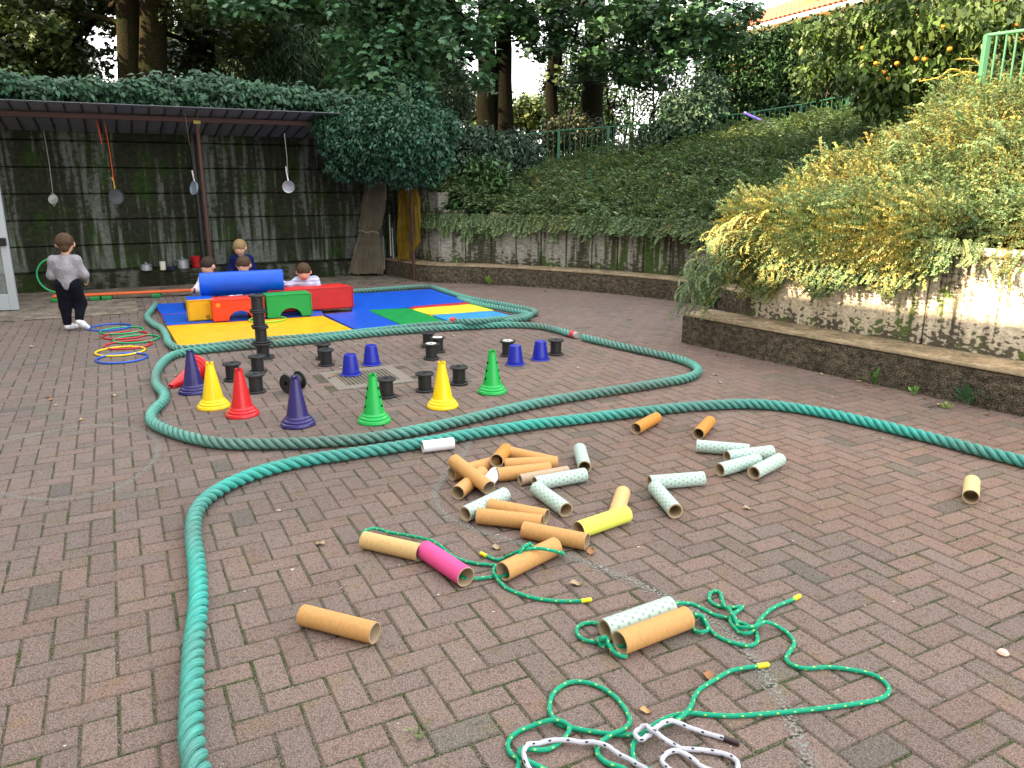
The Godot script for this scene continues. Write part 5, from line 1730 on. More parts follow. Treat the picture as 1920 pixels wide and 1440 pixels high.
func make_railings() -> void:
	var green := mt(c8(44, 92, 70), 0.5, 0.4)
	var us := [870.0, 955.0, 1048.0, 1141.0, 1232.0, 1322.0, 1414.0, 1502.0, 1590.0, 1676.0]
	var vs := [262.0, 255.0, 245.0, 238.0, 231.0, 222.0, 210.0, 196.0, 179.0, 160.0]
	var d := 16.6
	var at := Z(us[4], vs[4] + 66, d)
	var o := thing("railing", at, "long green iron railing climbing along the top of the shaded bank", "railing")
	var tops := []
	for i in us.size(): tops.append(Z(us[i], vs[i], d) - at)
	var hgt := 0.86
	for i in us.size():
		var b := MB.new()
		b.box(Transform3D(Basis(), tops[i] - Vector3(0, hgt * 0.5, 0)), Vector3(0.055, hgt, 0.055), 0.006)
		obj("post", b.mesh(green), o)
		if i == us.size() - 1: continue
		b = MB.new()
		var a: Vector3 = tops[i]
		var c: Vector3 = tops[i + 1]
		b.tube(PackedVector3Array([a, (a + c) * 0.5, c]), [0.016], 6, true)
		obj("top_rail", b.mesh(green), o)
		b = MB.new()
		b.tube(PackedVector3Array([a - Vector3(0, 0.74, 0), (a + c) * 0.5 - Vector3(0, 0.74, 0), c - Vector3(0, 0.74, 0)]), [0.012], 6, true)
		obj("bottom_rail", b.mesh(green), o)
		for k in 8:
			var p := a.lerp(c, (k + 1) / 9.0)
			b = MB.new()
			b.tube(PackedVector3Array([p, p - Vector3(0, 0.74, 0)]), [0.0085], 5, true)
			obj("bar", b.mesh(green), o)
	# near railing at the head of the steps
	at = Z(1850, 190, 10.0)
	var pale := mt(c8(74, 126, 92), 0.5, 0.4)
	o = thing("railing", at, "pale green railing with one stout post beside the fruit tree", "railing")
	var tp := Z(1852, 66, 10.0) - at
	var te := Z(2010, 46, 9.2) - at
	var b := MB.new()
	b.box(Transform3D(Basis(), tp - Vector3(0, 0.55, 0)), Vector3(0.07, 1.12, 0.07), 0.008)
	obj("post", b.mesh(pale), o)
	b = MB.new()
	b.box(Transform3D(Basis(), te - Vector3(0, 0.55, 0)), Vector3(0.07, 1.12, 0.07), 0.008)
	obj("post", b.mesh(pale), o)
	b = MB.new()
	b.tube(PackedVector3Array([tp, tp.lerp(te, 0.5), te]), [0.022], 8, true)
	obj("top_rail", b.mesh(pale), o)
	for k in 7:
		var p := tp.lerp(te, (k + 1) / 8.0)
		b = MB.new()
		b.tube(PackedVector3Array([p, p - Vector3(0, 1.05, 0)]), [0.012], 6, true)
		obj("bar", b.mesh(pale), o)
	# purple pole stuck through the far railing
	var a := Z(1398, 213, 16.3)
	var e := Z(1459, 240, 16.2)
	o = thing("toy_pole", a, "purple plastic pole slanting through the green railing", "pole")
	b = MB.new()
	b.tube(PackedVector3Array([Vector3.ZERO, (e - a) * 0.5, e - a]), [0.026], 10, true)
	obj("shaft", b.mesh(mt(c8(98, 78, 190), 0.4)), o)
	b = MB.new()
	b.tube(PackedVector3Array([Vector3(-0.04, 0.015, 0), Vector3.ZERO]), [0.032, 0.032], 10, true)
	obj("cap", b.mesh(mt(c8(150, 135, 220), 0.4)), o)
	a = Z(1106, 320, 14.6)
	e = Z(1111, 355, 14.2)
	o = thing("toy_stick", a, "thin turquoise stick lying on the shaded bank", "stick")
	b = MB.new()
	b.tube(PackedVector3Array([Vector3.ZERO, (e - a) * 0.5, e - a]), [0.014], 8, true)
	obj("shaft", b.mesh(mt(c8(70, 190, 160), 0.5)), o)
	b = MB.new()
	b.tube(PackedVector3Array([e - a, (e - a) * 1.06]), [0.018], 8, true)
	obj("cap", b.mesh(mt(c8(40, 140, 120), 0.5)), o)
func make_house() -> void:
	var a := Z(1335, 80, 33.0)
	var e := Z(1700, -50, 25.0)
	var dir := (e - a)
	dir.y = 0
	var ln := dir.length()
	dir = dir.normalized()
	var back := Vector3(dir.z, 0, -dir.x)
	if back.z > 0: back = -back
	a.y = (a.y + e.y) * 0.5
	var o := thing("house", Vector3(a.x, 2.0, a.z), "ochre house with a tiled roof and white gutter above the hedge", "house")
	var h := a.y - 2.0
	var b := MB.new()
	b.box(Transform3D(Basis(dir, Vector3.UP, -back), dir * ln * 0.5 + back * 4.0 + Vector3(0, h * 0.5, 0)), Vector3(ln, h, 7.0), 0.01)
	obj("wall", b.mesh(mt(c8(214, 160, 84), 0.9)), o)
	var tile := mt(c8(178, 104, 80), 0.9)
	var rr := MB.new()
	rr.lathe([Vector2(0.09, -0.25), Vector2(0.075, 0.25)], 8)
	var roof := MB.new()
	var slope := (back * 1.0 + Vector3(0, 0.42, 0)).normalized()
	roof.quad(Vector3(0, h, 0) - slope * 0.5, dir * ln + Vector3(0, h, 0) - slope * 0.5, dir * ln + Vector3(0, h, 0) + slope * 4.2, Vector3(0, h, 0) + slope * 4.2, Vector3(0, h - 5, 0))
	var ro := obj("roof", roof.mesh(tile), o)
	var tm := rr.mesh(tile)
	for i in int(ln / 0.22):
		for k in 7:
			var q := obj("tile", tm, ro)
			q.transform = Transform3D(Basis(dir, slope, dir.cross(slope)), Vector3(0, h, 0) + dir * (0.1 + 0.22 * i) + slope * (-0.3 + 0.45 * k) + Vector3(0, 0.02, 0))
	b = MB.new()
	b.box(Transform3D(Basis(dir, Vector3.UP, -back), dir * ln * 0.5 - slope * 0.58 + Vector3(0, h - 0.06, 0)), Vector3(ln, 0.16, 0.14), 0.03)
	obj("gutter", b.mesh(mt(c8(206, 200, 186), 0.5)), o)
	b = MB.new()
	b.box(Transform3D(Basis(dir, Vector3.UP, -back), dir * ln * 0.5 - slope * 0.25 + Vector3(0, h - 0.16, 0)), Vector3(ln, 0.12, 0.6), 0.02)
	obj("soffit", b.mesh(mt(c8(230, 226, 216), 0.6)), o)
	b = MB.new()
	var cp := Z(1490, -10, 29.0) - o.position + back * 1.0
	b.box(Transform3D(Basis(dir, Vector3.UP, -back), cp), Vector3(0.6, 1.6, 0.6), 0.02)
	obj("chimney", b.mesh(mt(c8(206, 146, 74), 0.9)), o)
func make_fruit_tree() -> void:
	var bark := mt(c8(92, 80, 66), 0.9)
	var at := Z(1800, 210, 12.2)
	at.y = 2.0
	var o := tree("fruit_tree", at, "persimmon tree with broad shiny leaves and orange fruit beside the stout post", [[1800, -60, 12.2, 0.09, 0.0]], "kaki",
		[[1560, 60, 12.6, 0.55, 0.55, 0.5, 130], [1620, 130, 12.4, 0.5, 0.4, 0.5, 130], [1700, 60, 12.2, 0.6, 0.55, 0.6, 200], [1720, 140, 12.0, 0.6, 0.3, 0.5, 150], [1800, 30, 11.6, 0.6, 0.5, 0.6, 200], [1880, 40, 11.2, 0.5, 0.45, 0.5, 160], [1790, 110, 11.7, 0.45, 0.35, 0.5, 120], [1920, 120, 11.4, 0.4, 0.4, 0.4, 100], [1650, 180, 12.2, 0.4, 0.3, 0.4, 80], [1750, -60, 12, 1.6, 0.6, 1.0, 260], [1560, 150, 13.0, 0.4, 0.4, 0.4, 80]], Color(0.072, 0.120, 0.030), bark, 0.4, "")
	var b := MB.new()
	b.lathe([Vector2(0, -0.03), Vector2(0.022, -0.026), Vector2(0.036, -0.01), Vector2(0.037, 0.008), Vector2(0.026, 0.024), Vector2(0.008, 0.03), Vector2(0, 0.029)], 18)
	var fm := b.mesh(mt(c8(208, 132, 44), 0.4))
	for q in [[1906, 47, 10.9], [1719, 110, 11.5], [1735, 111, 11.45], [1781, 92, 11.2], [1682, 119, 11.8], [1642, 119, 11.9], [1656, 136, 11.9], [1649, 150, 11.9], [1665, 148, 11.9], [1770, 49, 11.1], [1618, 90, 12.0]]:
		var f := obj("fruit", fm, o)
		f.position = Z(q[0], q[1], q[2]) - at
	# yellow spiky stems near the post
	var sp := thing("yellow_stems", Z(1830, 190, 10.2), "bare yellow arching stems with short spikes beside the stout post", "plant")
	var m := MB.new()
	for q in [[[1840, 160], [1790, 130], [1760, 145], [1722, 153]], [[1850, 150], [1815, 135], [1780, 145], [1762, 151]], [[1845, 130], [1825, 112], [1795, 111]], [[1850, 190], [1815, 150], [1800, 165], [1802, 180]]]:
		var pts := []
		for p in q: pts.append(Z(p[0], p[1], 10.2) - sp.position)
		var ln := spline(pts, 0.02)
		var rr := []
		for i in ln.size(): rr.append(lerpf(0.014, 0.006, float(i) / ln.size()))
		m.tube(ln, rr, 5, true)
		for i in range(2, ln.size(), 1):
			var d := rv().normalized() * 0.035
			m.tube(PackedVector3Array([ln[i], ln[i] + d]), [0.005, 0.002], 3, false)
	obj("stems", m.mesh(mt(c8(192, 168, 76), 0.8)), sp)

# ---------- small things ----------
func painted_line(px: Array, w: float, label: String, mat: Material) -> void:
	var pts := []
	for q in px: pts.append(G(q[0], q[1]))
	var line := spline(pts, 0.03)
	var b := MB.new()
	var rows := []
	for i in line.size():
		var tn := (line[mini(i + 1, line.size() - 1)] - line[maxi(i - 1, 0)]).normalized()
		var s := Vector3(tn.z, 0, -tn.x) * w * 0.5 * (1.0 + 0.35 * noise.get_noise_1d(i * 15.0))
		rows.append(PackedVector3Array([line[i] + s, line[i] - s]))
	b.grid(rows, false, false, Vector2(1, line.size() * 0.03 / w))
	if b.n[0].y < 0:
		b = MB.new()
		b.grid(rows, false, true, Vector2(1, line.size() * 0.03 / w))
	var o := obj("painted_line", b.mesh(mat))
	o.position.y = 0.0016
	tag(o, label, "", "", "structure")
func make_litter() -> void:
	var kinds := []
	for c in [c8(150, 104, 70), c8(176, 140, 96), c8(120, 84, 62), c8(158, 138, 110)]:
		var m := mt(c, 0.8)
		m.cull_mode = BaseMaterial3D.CULL_DISABLED
		for s in 2:
			var b := MB.new()
			var rows := []
			for i in 7:
				var q := i / 6.0
				var w := 0.013 * sin(PI * pow(q, 0.8)) + 0.0015
				var row := PackedVector3Array()
				for k in 5:
					var a := (k - 2) / 2.0
					row.append(Vector3(a * w, 0.002 + 0.005 * a * a * (0.5 + q) + 0.006 * sin(q * PI * (1.0 + s)) * (0.5 + 0.5 * s), (q - 0.5) * 0.045))
				rows.append(row)
			b.grid(rows, false, true)
			b.tube(PackedVector3Array([rows[0][2], rows[0][2] + Vector3(0.004, 0.002, -0.025)]), [0.0012, 0.0008], 4, false)
			kinds.append(b.mesh(m))
	var spots := [[95, 750, 1], [90, 745, 0], [105, 760, 7], [215, 742, 7], [152, 787, 3], [60, 650, 7], [50, 629, 6], [250, 789, 4], [1345, 665, 0], [1360, 668, 1], [1410, 672, 4], [1450, 684, 0], [1540, 702, 7], [1342, 703, 7], [1350, 718, 6], [1610, 716, 2], [1625, 722, 0], [1655, 730, 1], [1735, 748, 5], [1760, 760, 3], [1850, 778, 4], [1095, 1030, 2], [1108, 1036, 0], [930, 1028, 7], [1210, 1334, 3], [1330, 1270, 1], [1402, 954, 7], [1080, 1096, 7], [640, 662, 4], [770, 664, 2], [850, 630, 2], [640, 690, 3], [625, 705, 1], [618, 709, 4], [640, 712, 5], [748, 742, 4], [480, 650, 2], [1180, 600, 4], [980, 620, 1], [600, 1020, 7], [182, 636, 4], [330, 705, 2]]
	for q in spots:
		var o := thing("fallen_leaf", G(q[0], q[1], 0.002), "small dry fallen leaf lying on the paving", "leaf", "dry leaves scattered on the paving")
		o.rotation.y = rnd(0, TAU)
		o.scale = Vector3.ONE * rnd(0.7, 1.3)
		obj("blade", kinds[q[2]], o)
	var bank := 0
	while bank < 26:
		var bp := Vector3(rnd(-0.6, 6.0), 0, rnd(-15.5, -10.0))
		var bd := behind(bp)
		if bd < 0.3 or bd > 4.5: continue
		bank += 1
		bp.y = land(bp, bd) + 0.30
		var o := thing("fallen_leaf", bp, "pale dry leaf caught on the shaded bank shrubs", "leaf", "pale dry leaves on the bank")
		o.basis = Basis.from_euler(Vector3(rnd(0.2, 0.8), rnd(0, TAU), rnd(-0.4, 0.4))).scaled(Vector3.ONE * rnd(1.6, 2.8))
		obj("blade", kinds[[1, 3, 6, 7][bank % 4]], o)
	# weeds at the foot of the benches
	var green := leafy(0.3, 0.5)
	for q in [[1641, 722, 0.16, 22, Color(0.10, 0.24, 0.05), "bright green tuft of long leaves at the foot of the near bench"], [1712, 742, 0.09, 16, Color(0.13, 0.26, 0.06), "small light green weed to the right of the long-leaved tuft"], [1815, 760, 0.22, 20, Color(0.05, 0.14, 0.06), "tall dark weed climbing the near bench riser"], [1775, 765, 0.06, 26, Color(0.20, 0.32, 0.05), "flat lime green weed lying on the pavers by the near bench"], [915, 535, 0.18, 22, Color(0.16, 0.28, 0.04), "leafy yellow-green weed at the foot of the long curved bench"], [1022, 537, 0.10, 14, Color(0.05, 0.13, 0.06), "small dark weed at the foot of the long bench, right of the leafy one"], [1078, 541, 0.10, 14, Color(0.05, 0.13, 0.06), "small dark weed on the curved bench riser, furthest right"], [1022, 548, 0.05, 20, Color(0.08, 0.16, 0.05), "flat patch of weed on the paving before the curved bench"], [1329, 578, 0.25, 30, Color(0.06, 0.16, 0.04), "dark green plant where the curved bench meets the near wall"], [785, 1375, 0.05, 14, Color(0.16, 0.18, 0.08), "tiny pale grass tuft growing between the near pavers"], [1735, 740, 0.05, 10, Color(0.10, 0.2, 0.06), "tiny weed between the light green weed and the dark climbing one"]]:
		var o := thing("weed", G(q[0], q[1]), q[5], "weed")
		var b := MB.new()
		for k in q[3]:
			var an := rnd(0, TAU)
			var out := rnd(0.15, 0.9)
			b.col = (q[4] as Color) * rnd(0.7, 1.3)
			var d := Vector3(cos(an) * out, rnd(0.4, 1.2) if q[2] > 0.07 else 0.25, sin(an) * out).normalized()
			leaf(b, d * rnd(0.0, 0.6) * q[2], d, (Vector3.UP + rv() * 0.4).normalized(), q[2] * rnd(0.4, 0.7), q[2] * rnd(0.12, 0.28))
		obj("leaves", b.mesh(green), o)
		b = MB.new()
		b.tube(PackedVector3Array([Vector3(0, -0.01, 0), Vector3(0.002, q[2] * 0.4, 0), Vector3(0, q[2] * 0.6, 0.004)]), [0.004, 0.003, 0.002], 5, false)
		obj("stem", b.mesh(mt(c8(90, 120, 60))), o)
	# crumbs, grit and bits of leaf on the paving
	var gb := MB.new()
	gb.tri(Vector3(-1, 0, -0.6), Vector3(1.1, 0, -0.4), Vector3(0.1, 0.7, 0), Vector3(0, 0.2, 0))
	gb.tri(Vector3(1.1, 0, -0.4), Vector3(0.2, 0, 0.9), Vector3(0.1, 0.7, 0), Vector3(0, 0.2, 0))
	gb.tri(Vector3(0.2, 0, 0.9), Vector3(-1, 0, -0.6), Vector3(0.1, 0.7, 0), Vector3(0, 0.2, 0))
	var gm := mt(Color.WHITE, 0.9)
	gm.vertex_color_use_as_albedo = true
	var gx := []
	var gc := PackedColorArray()
	for k in 1500:
		var gp := Vector3(0, 0, -rnd(1.2, 3.4) * pow(rnd(1.0, 3.6), 1.0))
		gp.x = rnd(-0.72, 0.72) * (absf(gp.z) + 0.6)
		if behind(gp) > -0.42 or on_slab(gp): continue
		var sz := rnd(0.0012, 0.004) if rng.randf() < 0.93 else rnd(0.004, 0.008)
		gx.append(Transform3D(Basis(Vector3.UP, rnd(0, TAU)).scaled(Vector3(sz * rnd(0.7, 2.2), sz * 0.6, sz)), gp))
		gc.append([Color(0.62, 0.58, 0.52), Color(0.34, 0.26, 0.18), Color(0.10, 0.08, 0.06), Color(0.10, 0.08, 0.06), Color(0.24, 0.17, 0.10)][k % 5])
	var go := scatter("grit", gb.mesh(gm), gx, gc)
	tag(go, "crumbs, grit and bits of dry leaf strewn over the pavers", "grit", "", "stuff")
	# pebble
	var pb := MB.new()
	pb.lathe([Vector2(0, 0), Vector2(0.014, 0.002), Vector2(0.019, 0.009), Vector2(0.013, 0.017), Vector2(0, 0.02)], 14)
	tag(obj("pebble", pb.mesh(mt(c8(206, 178, 164), 0.8)), null, G(1880, 1228)), "small pale pink pebble on the pavers", "pebble")
	var tw := MB.new()
	tw.tube(PackedVector3Array([Vector3(0, 0.004, 0), Vector3(0.10, 0.012, -0.03), Vector3(0.24, 0.005, -0.05)]), [0.005, 0.004, 0.002], 5, true)
	tag(obj("twig", tw.mesh(mt(c8(92, 74, 56))), null, G(1740, 764)), "dark bare twig lying at the foot of the near bench", "twig")
func make_grate() -> void:
	var at := G(687, 706)
	var o := thing("drain_grate", at, "iron drain grate in a pale concrete frame near the blue cups", "grate")
	o.basis = Basis(AX, Vector3.UP, BX)
	var con := mt(c8(118, 110, 101), 0.95)
	for q in [[Vector3(0, 0, -0.27), Vector3(0.64, 0.06, 0.10)], [Vector3(0, 0, 0.27), Vector3(0.64, 0.06, 0.10)], [Vector3(-0.27, 0, 0), Vector3(0.10, 0.06, 0.436)], [Vector3(0.27, 0, 0), Vector3(0.10, 0.06, 0.436)]]:
		var b := MB.new()
		b.box(Transform3D(Basis(), q[0] + Vector3(0, -0.029, 0)), q[1], 0.004)
		obj("frame", b.mesh(con), o)
	var iron := mt(c8(112, 104, 96), 0.7, 0.5)
	for k in 14:
		var b := MB.new()
		b.box(Transform3D(Basis(), Vector3(-0.205 + 0.0315 * k, -0.014, 0)), Vector3(0.014, 0.026, 0.436), 0.002)
		obj("bar", b.mesh(iron), o)
	var c := MB.new()
	for z in [-0.15, 0.0, 0.15]:
		c = MB.new()
		c.box(Transform3D(Basis(), Vector3(0, -0.018, z)), Vector3(0.434, 0.018, 0.012), 0.002)
		obj("cross_bar", c.mesh(iron), o)
	c = MB.new()
	c.box(Transform3D(Basis(), Vector3(0, -0.06, 0)), Vector3(0.44, 0.03, 0.44), 0.0)
	obj("pit_floor", c.mesh(mt(c8(70, 62, 52), 1.0)), o)

func _ready() -> void:
	rng.seed = 20241
	noise.seed = 7
	noise.frequency = 0.01
	# camera, sky, sun, exposure
	var cam := Camera3D.new()
	cam.name = "camera"
	add_child(cam)
	cam.position = Vector3(0, EYE, 0)
	cam.rotation.x = -pitch
	cam.fov = rad_to_deg(2.0 * atan(720.0 / F))
	cam.near = 0.05
	cam.far = 900.0
	cam.current = true
	var env := Environment.new()
	env.background_mode = Environment.BG_SKY
	var sky := Sky.new()
	var sm := ProceduralSkyMaterial.new()
	sm.sky_top_color = Color(0.79, 0.80, 0.80)
	sm.sky_horizon_color = Color(0.96, 0.95, 0.93)
	sm.sky_curve = 0.14
	sm.sky_energy_multiplier = 1.05
	sm.ground_bottom_color = Color(0.30, 0.29, 0.26)
	sm.ground_horizon_color = Color(0.62, 0.64, 0.64)
	sky.sky_material = sm
	env.sky = sky
	env.tonemap_mode = Environment.TONE_MAPPER_LINEAR
	env.tonemap_exposure = 4.5
	env.sdfgi_enabled = true
	env.ssao_enabled = true
	env.ssil_enabled = true
	var we := WorldEnvironment.new()
	we.name = "environment"
	we.environment = env
	add_child(we)
	var sun := DirectionalLight3D.new()
	sun.name = "sun"
	add_child(sun)
	sun.look_at_from_position(Vector3.ZERO, Vector3(0.771, -0.57, -0.272))
	sun.light_color = Color(1.0, 0.90, 0.74)
	sun.light_energy = 1.6
	sun.light_angular_distance = 0.5
	sun.shadow_enabled = true

	# setting
	bench_line = [Vector3(-2.28, 0, -13.66), Vector3(-1.66, 0, -12.86), Vector3(-1.30, 0, -12.52), Vector3(-0.51, 0, -12.32), Vector3(0.33, 0, -11.93), Vector3(1.12, 0, -11.45), Vector3(1.82, 0, -10.89), Vector3(2.32, 0, -10.38), Vector3(2.61, 0, -9.83), Vector3(2.78, 0, -9.25), Vector3(2.86, 0, -8.6)]
	wall_line = [Vector3(-2.31, 0, -13.7) - AX * 12.0 - BX * 0.4, Vector3(-2.31, 0, -13.7) - BX * 0.4 + AX * 0.45]
	for p in offset_line(bench_line, 0.36).slice(1): wall_line.append(p)
	wall_line.append_array([Vector3(3.15, 0, -8.2), front_a, front_b, front_b + (front_b - front_a).normalized() * 3.0])
	leaf_kinds()
	make_land()
	var spec := grain(768, 3, func(a: float, m: float, f: float, w: float) -> Color:
		var k := 0.80 + 0.20 * (m - 0.5) + 0.55 * (f - 0.5) + 0.30 * (w - 0.5)
		if w > 0.985: k += 0.35
		elif w < 0.02: k -= 0.35
		var q := Color(k, k, k)
		var lich := smoothstep(0.66, 0.76, a * 0.7 + f * 0.3)
		q = q.lerp(Color(k * 1.0, k * 0.98, k * 0.72), lich * 0.3)
		var grime := smoothstep(0.60, 0.72, m * 0.8 + f * 0.2)
		return q * (1.0 - 0.22 * grime))
	var rough := grain(512, 17, func(a: float, m: float, f: float, w: float) -> Color:
		var k := 0.78 + 0.3 * (a - 0.5) + 0.3 * (m - 0.5) + 0.35 * (f - 0.5) + 0.14 * (w - 0.5)
		return Color(k, k * 0.985, k * 0.96))
	make_pavement(spec)
	make_walls(rough)
	make_building()
	make_leanto()
	make_trees()
	make_ivy()
	make_bank()
	make_railings()
	make_house()
	make_fruit_tree()
	make_door()
	make_corner()
	# worn paint on the court
	var wear := Image.create(64, 256, false, Image.FORMAT_RGBA8)
	var wf := nz(77, 0.06, 4)
	var wr := RandomNumberGenerator.new()
	wr.seed = 5
	for y in 256:
		for x in 64:
			var k := wf.get_noise_2d(x, y) + wr.randf_range(-0.35, 0.35) - pow(absf(x - 32) / 32.0, 3.0) * 0.4
			wear.set_pixel(x, y, Color(0.52, 0.52, 0.50, 1.0 if k > 0.12 else 0.0))
	var paint := mt(Color.WHITE, 0.9)
	paint.albedo_texture = ImageTexture.create_from_image(wear)
	paint.transparency = BaseMaterial3D.TRANSPARENCY_ALPHA_SCISSOR
	paint.alpha_scissor_threshold = 0.5
	paint.uv1_scale = Vector3(1, 0.25, 1)
	painted_line([[-60, 900], [0, 925], [80, 937], [150, 933], [220, 915], [265, 888], [294, 855], [292, 825], [250, 803], [170, 797], [100, 808], [0, 830]], 0.05, "worn grey painted circle on the pavers", paint)
	painted_line([[640, 722], [735, 748], [800, 770], [872, 800]], 0.035, "worn straight painted line leading from the drain grate", paint)
	painted_line([[885, 812], [870, 850], [835, 890], [815, 925], [828, 960], [880, 990], [980, 1020], [1060, 1040]], 0.055, "worn curved painted line under the pile of tubes", paint)
	painted_line([[1060, 1040], [1160, 1080], [1270, 1130], [1360, 1180], [1430, 1260], [1470, 1330], [1530, 1460]], 0.06, "worn painted line running under the green ropes", paint)
	painted_line([[1290, 745], [1400, 790], [1560, 830], [1720, 880], [1920, 950]], 0.03, "thin worn painted line beside the tubes near the bench", paint)

	# soft play
	var blue := c8(8, 84, 206)
	var yel := c8(240, 178, 12)
	play_mat([[655, 550], [808, 540.5], [881, 565], [660, 584]], blue, "large blue mat at the back right of the mats", 0.05)
	play_mat([[290, 569], [560, 556], [600, 571], [302, 588]], blue, "dark blue mat at the back left, partly under the foam blocks", 0.05, c8(190, 40, 44))
	play_mat([[303, 589], [600, 572], [606, 590], [312, 608.5]], c8(10, 88, 200), "blue mat between the yellow mat and the back left mat", 0.05, c8(190, 40, 44))
	play_mat([[312, 609.5], [606, 591], [676, 623], [336, 649]], yel, "large yellow mat in front of the foam blocks", 0.05)
	play_mat([[607, 588], [688, 580], [754, 609], [678, 621]], c8(12, 82, 200), "blue mat between the yellow mat and the green one", 0.05)
	play_mat([[690, 580], [767, 576], [842, 604], [757, 609]], c8(18, 146, 72), "green mat between two blue ones", 0.05)
	play_mat([[766, 575], [884, 565.5], [886, 568], [769, 577.5]], c8(180, 34, 40), "narrow red strip of mat behind the small yellow mat", 0.05)
	play_mat([[770, 578.5], [884, 569], [925.5, 580], [808, 588.6]], c8(232, 222, 60), "small pale yellow mat beside the green one", 0.045)
	play_mat([[811, 590], [925.5, 582], [972, 593], [850, 602]], c8(56, 150, 220), "light blue mat at the right corner of the mats", 0.045)
	var bk := soft_block(G(355, 603, 0.055), Vector3(0.27, 0.235, 0.30), c8(226, 172, 14), "foam cube with a yellow front and blue top at the left of the blocks", 0.0, blue)
	emblem(bk, Vector3(0.20, 0.04, 0.004), c8(150, 90, 20))
	bk = soft_block(G(401, 603, 0.055), Vector3(0.56, 0.235, 0.30), c8(226, 64, 26), "orange-red foam arch beside the yellow cube", 0.125, Color(0, 0, 0, 0), 0.29)
	emblem(bk, Vector3(0.06, 0.18, 0.004), c8(230, 190, 40))
	soft_block(G(503, 597, 0.055), Vector3(0.50, 0.26, 0.28), c8(22, 156, 74), "green foam arch between the two red blocks", 0.125, Color(0, 0, 0, 0), 0.26)
	soft_block(G(505, 588, 0.055), Vector3(1.02, 0.265, 0.26), c8(214, 42, 38), "long red foam block behind the green arch", 0.0)
	soft_block(G(530, 577, 0.055), Vector3(0.80, 0.24, 0.2), c8(206, 38, 36), "long red foam bar behind the other red block", 0.0)
	# roll lying across the blocks
	var ra := Z(375, 534, 8.95)
	var rb := Z(531, 526, 9.25)
	var ro := thing("foam_roll", (ra + rb) * 0.5, "big blue foam cylinder lying across the foam blocks", "foam roll")
	var rd := (rb - ra).normalized()
	var rs := rd.cross(Vector3.UP).normalized()
	var tr := Transform3D(Basis(rs, rd, rs.cross(rd)), -rd * ra.distance_to(rb) * 0.5)
	var rl := ra.distance_to(rb)
	var mb := MB.new()
	mb.lathe([Vector2(0.130, 0.0), Vector2(0.137, 0.008), Vector2(0.137, rl - 0.008), Vector2(0.130, rl)], 48, tr)
	obj("cover", mb.mesh(vinyl(c8(6, 86, 214))), ro)
	mb = MB.new()
	mb.lathe([Vector2(0.0, -0.004), Vector2(0.130, 0.0)], 40, tr)
	obj("end_cap", mb.mesh(vinyl(c8(196, 186, 80))), ro)
	mb = MB.new()
	mb.lathe([Vector2(0.130, rl), Vector2(0.0, rl + 0.004)], 40, tr)
	tag(obj("end_cap", mb.mesh(vinyl(c8(196, 186, 80))), ro), "yellowish round end of the roll")

	# ropes
	thick_rope([[392, 1560], [378, 1480], [366, 1430], [358, 1370], [360, 1300], [363, 1210], [372, 1130], [369, 1060], [362, 1000], [368, 960], [392, 931], [440, 903], [500, 881], [580, 862], [690, 846], [800, 829], [900, 811], [1000, 796], [1100, 784], [1200, 772], [1300, 762], [1400, 757], [1470, 762], [1550, 775], [1650, 797], [1750, 822], [1850, 848], [1930, 868], [2040, 898]], [], "bright turquoise thick rope running from the foreground round the cardboard tubes", Color(0.065, 0.50, 0.43), 0.16, false, 3.0)
	thick_rope([[1092, 632], [1150, 646], [1220, 661], [1278, 675], [1308, 691], [1296, 706], [1240, 718], [1150, 732], [1050, 748], [960, 766], [880, 785], [800, 803], [700, 820], [600, 829], [500, 832], [420, 831], [360, 821], [310, 805], [284, 789], [287, 771], [306, 752], [307, 737], [293, 720], [293, 700], [307, 678], [334, 663], [390, 655], [470, 648], [560, 640], [650, 630], [740, 621.5], [830, 615], [900, 611], [960, 609], [1020, 613], [1078, 628]], [], "thick rope laid in a loop round the cones and spools, ends meeting at red tape", Color(0.13, 0.45, 0.38), 0.28, false, 50.0, false, true)
	thick_rope([[293, 570], [285, 581], [276, 594], [286, 606], [304, 617], [312, 631], [317, 643], [336, 653], [380, 651], [450, 643], [520, 636], [600, 630], [700, 620], [780, 611.5], [840, 607], [900, 604.5], [957, 601], [992, 594], [985, 587], [955, 581], [915, 573.5], [884, 567], [860, 560]], [0, 0, 0, 0, 0, 0, 0, 0, 0, 0, 0, 0, 0, 0.01, 0.02, 0.02, 0.02, 0.02, 0.02, 0.02, 0.02, 0.02], "thick rope hugging the front and left edges of the mats", Color(0.13, 0.44, 0.38), 0.26, false, 90.0)
	thick_rope([[848, 601], [880, 603], [920, 600], [960, 596.5], [992, 591], [1004, 587], [995, 581], [960, 574], [915, 566], [882, 560], [850, 551], [818, 540.5], [800, 537], [740, 540.5], [655, 547], [600, 551]], [0.05, 0.06, 0.055, 0.03, 0.0, 0.0, 0.0, 0.0, 0.0, 0.0, 0.0, 0.0], "thick rope with a red taped end curling round the light blue mat to the back", Color(0.13, 0.42, 0.36), 0.34, false, 130.0, true, false)

	# tubes: axis ends in pixels
	var t := 0.038
	add_tube(858, 924, 905, 886, "kraft", "kraft tube at the bottom of the pile with its open end facing out")
	add_tube(931, 867, 874, 882, "kraft", "kraft tube in the pile lying behind the crossing tube")
	add_tube(851, 864, 925, 921, "kraft", "kraft tube lying slantwise on top of the pile", 0.105, 0.05, 0.33)
	add_tube(931, 864, 947, 845, "orange", "short-looking kraft tube pointing at the pile with a dark open end", 0.085, 0.05)
	add_tube(955, 849, 1040, 868, "kraft", "kraft tube furthest back in the pile, beside the dark open end")
	add_tube(945, 872, 1013, 869, "kraft", "kraft tube wedged between two others in the pile")
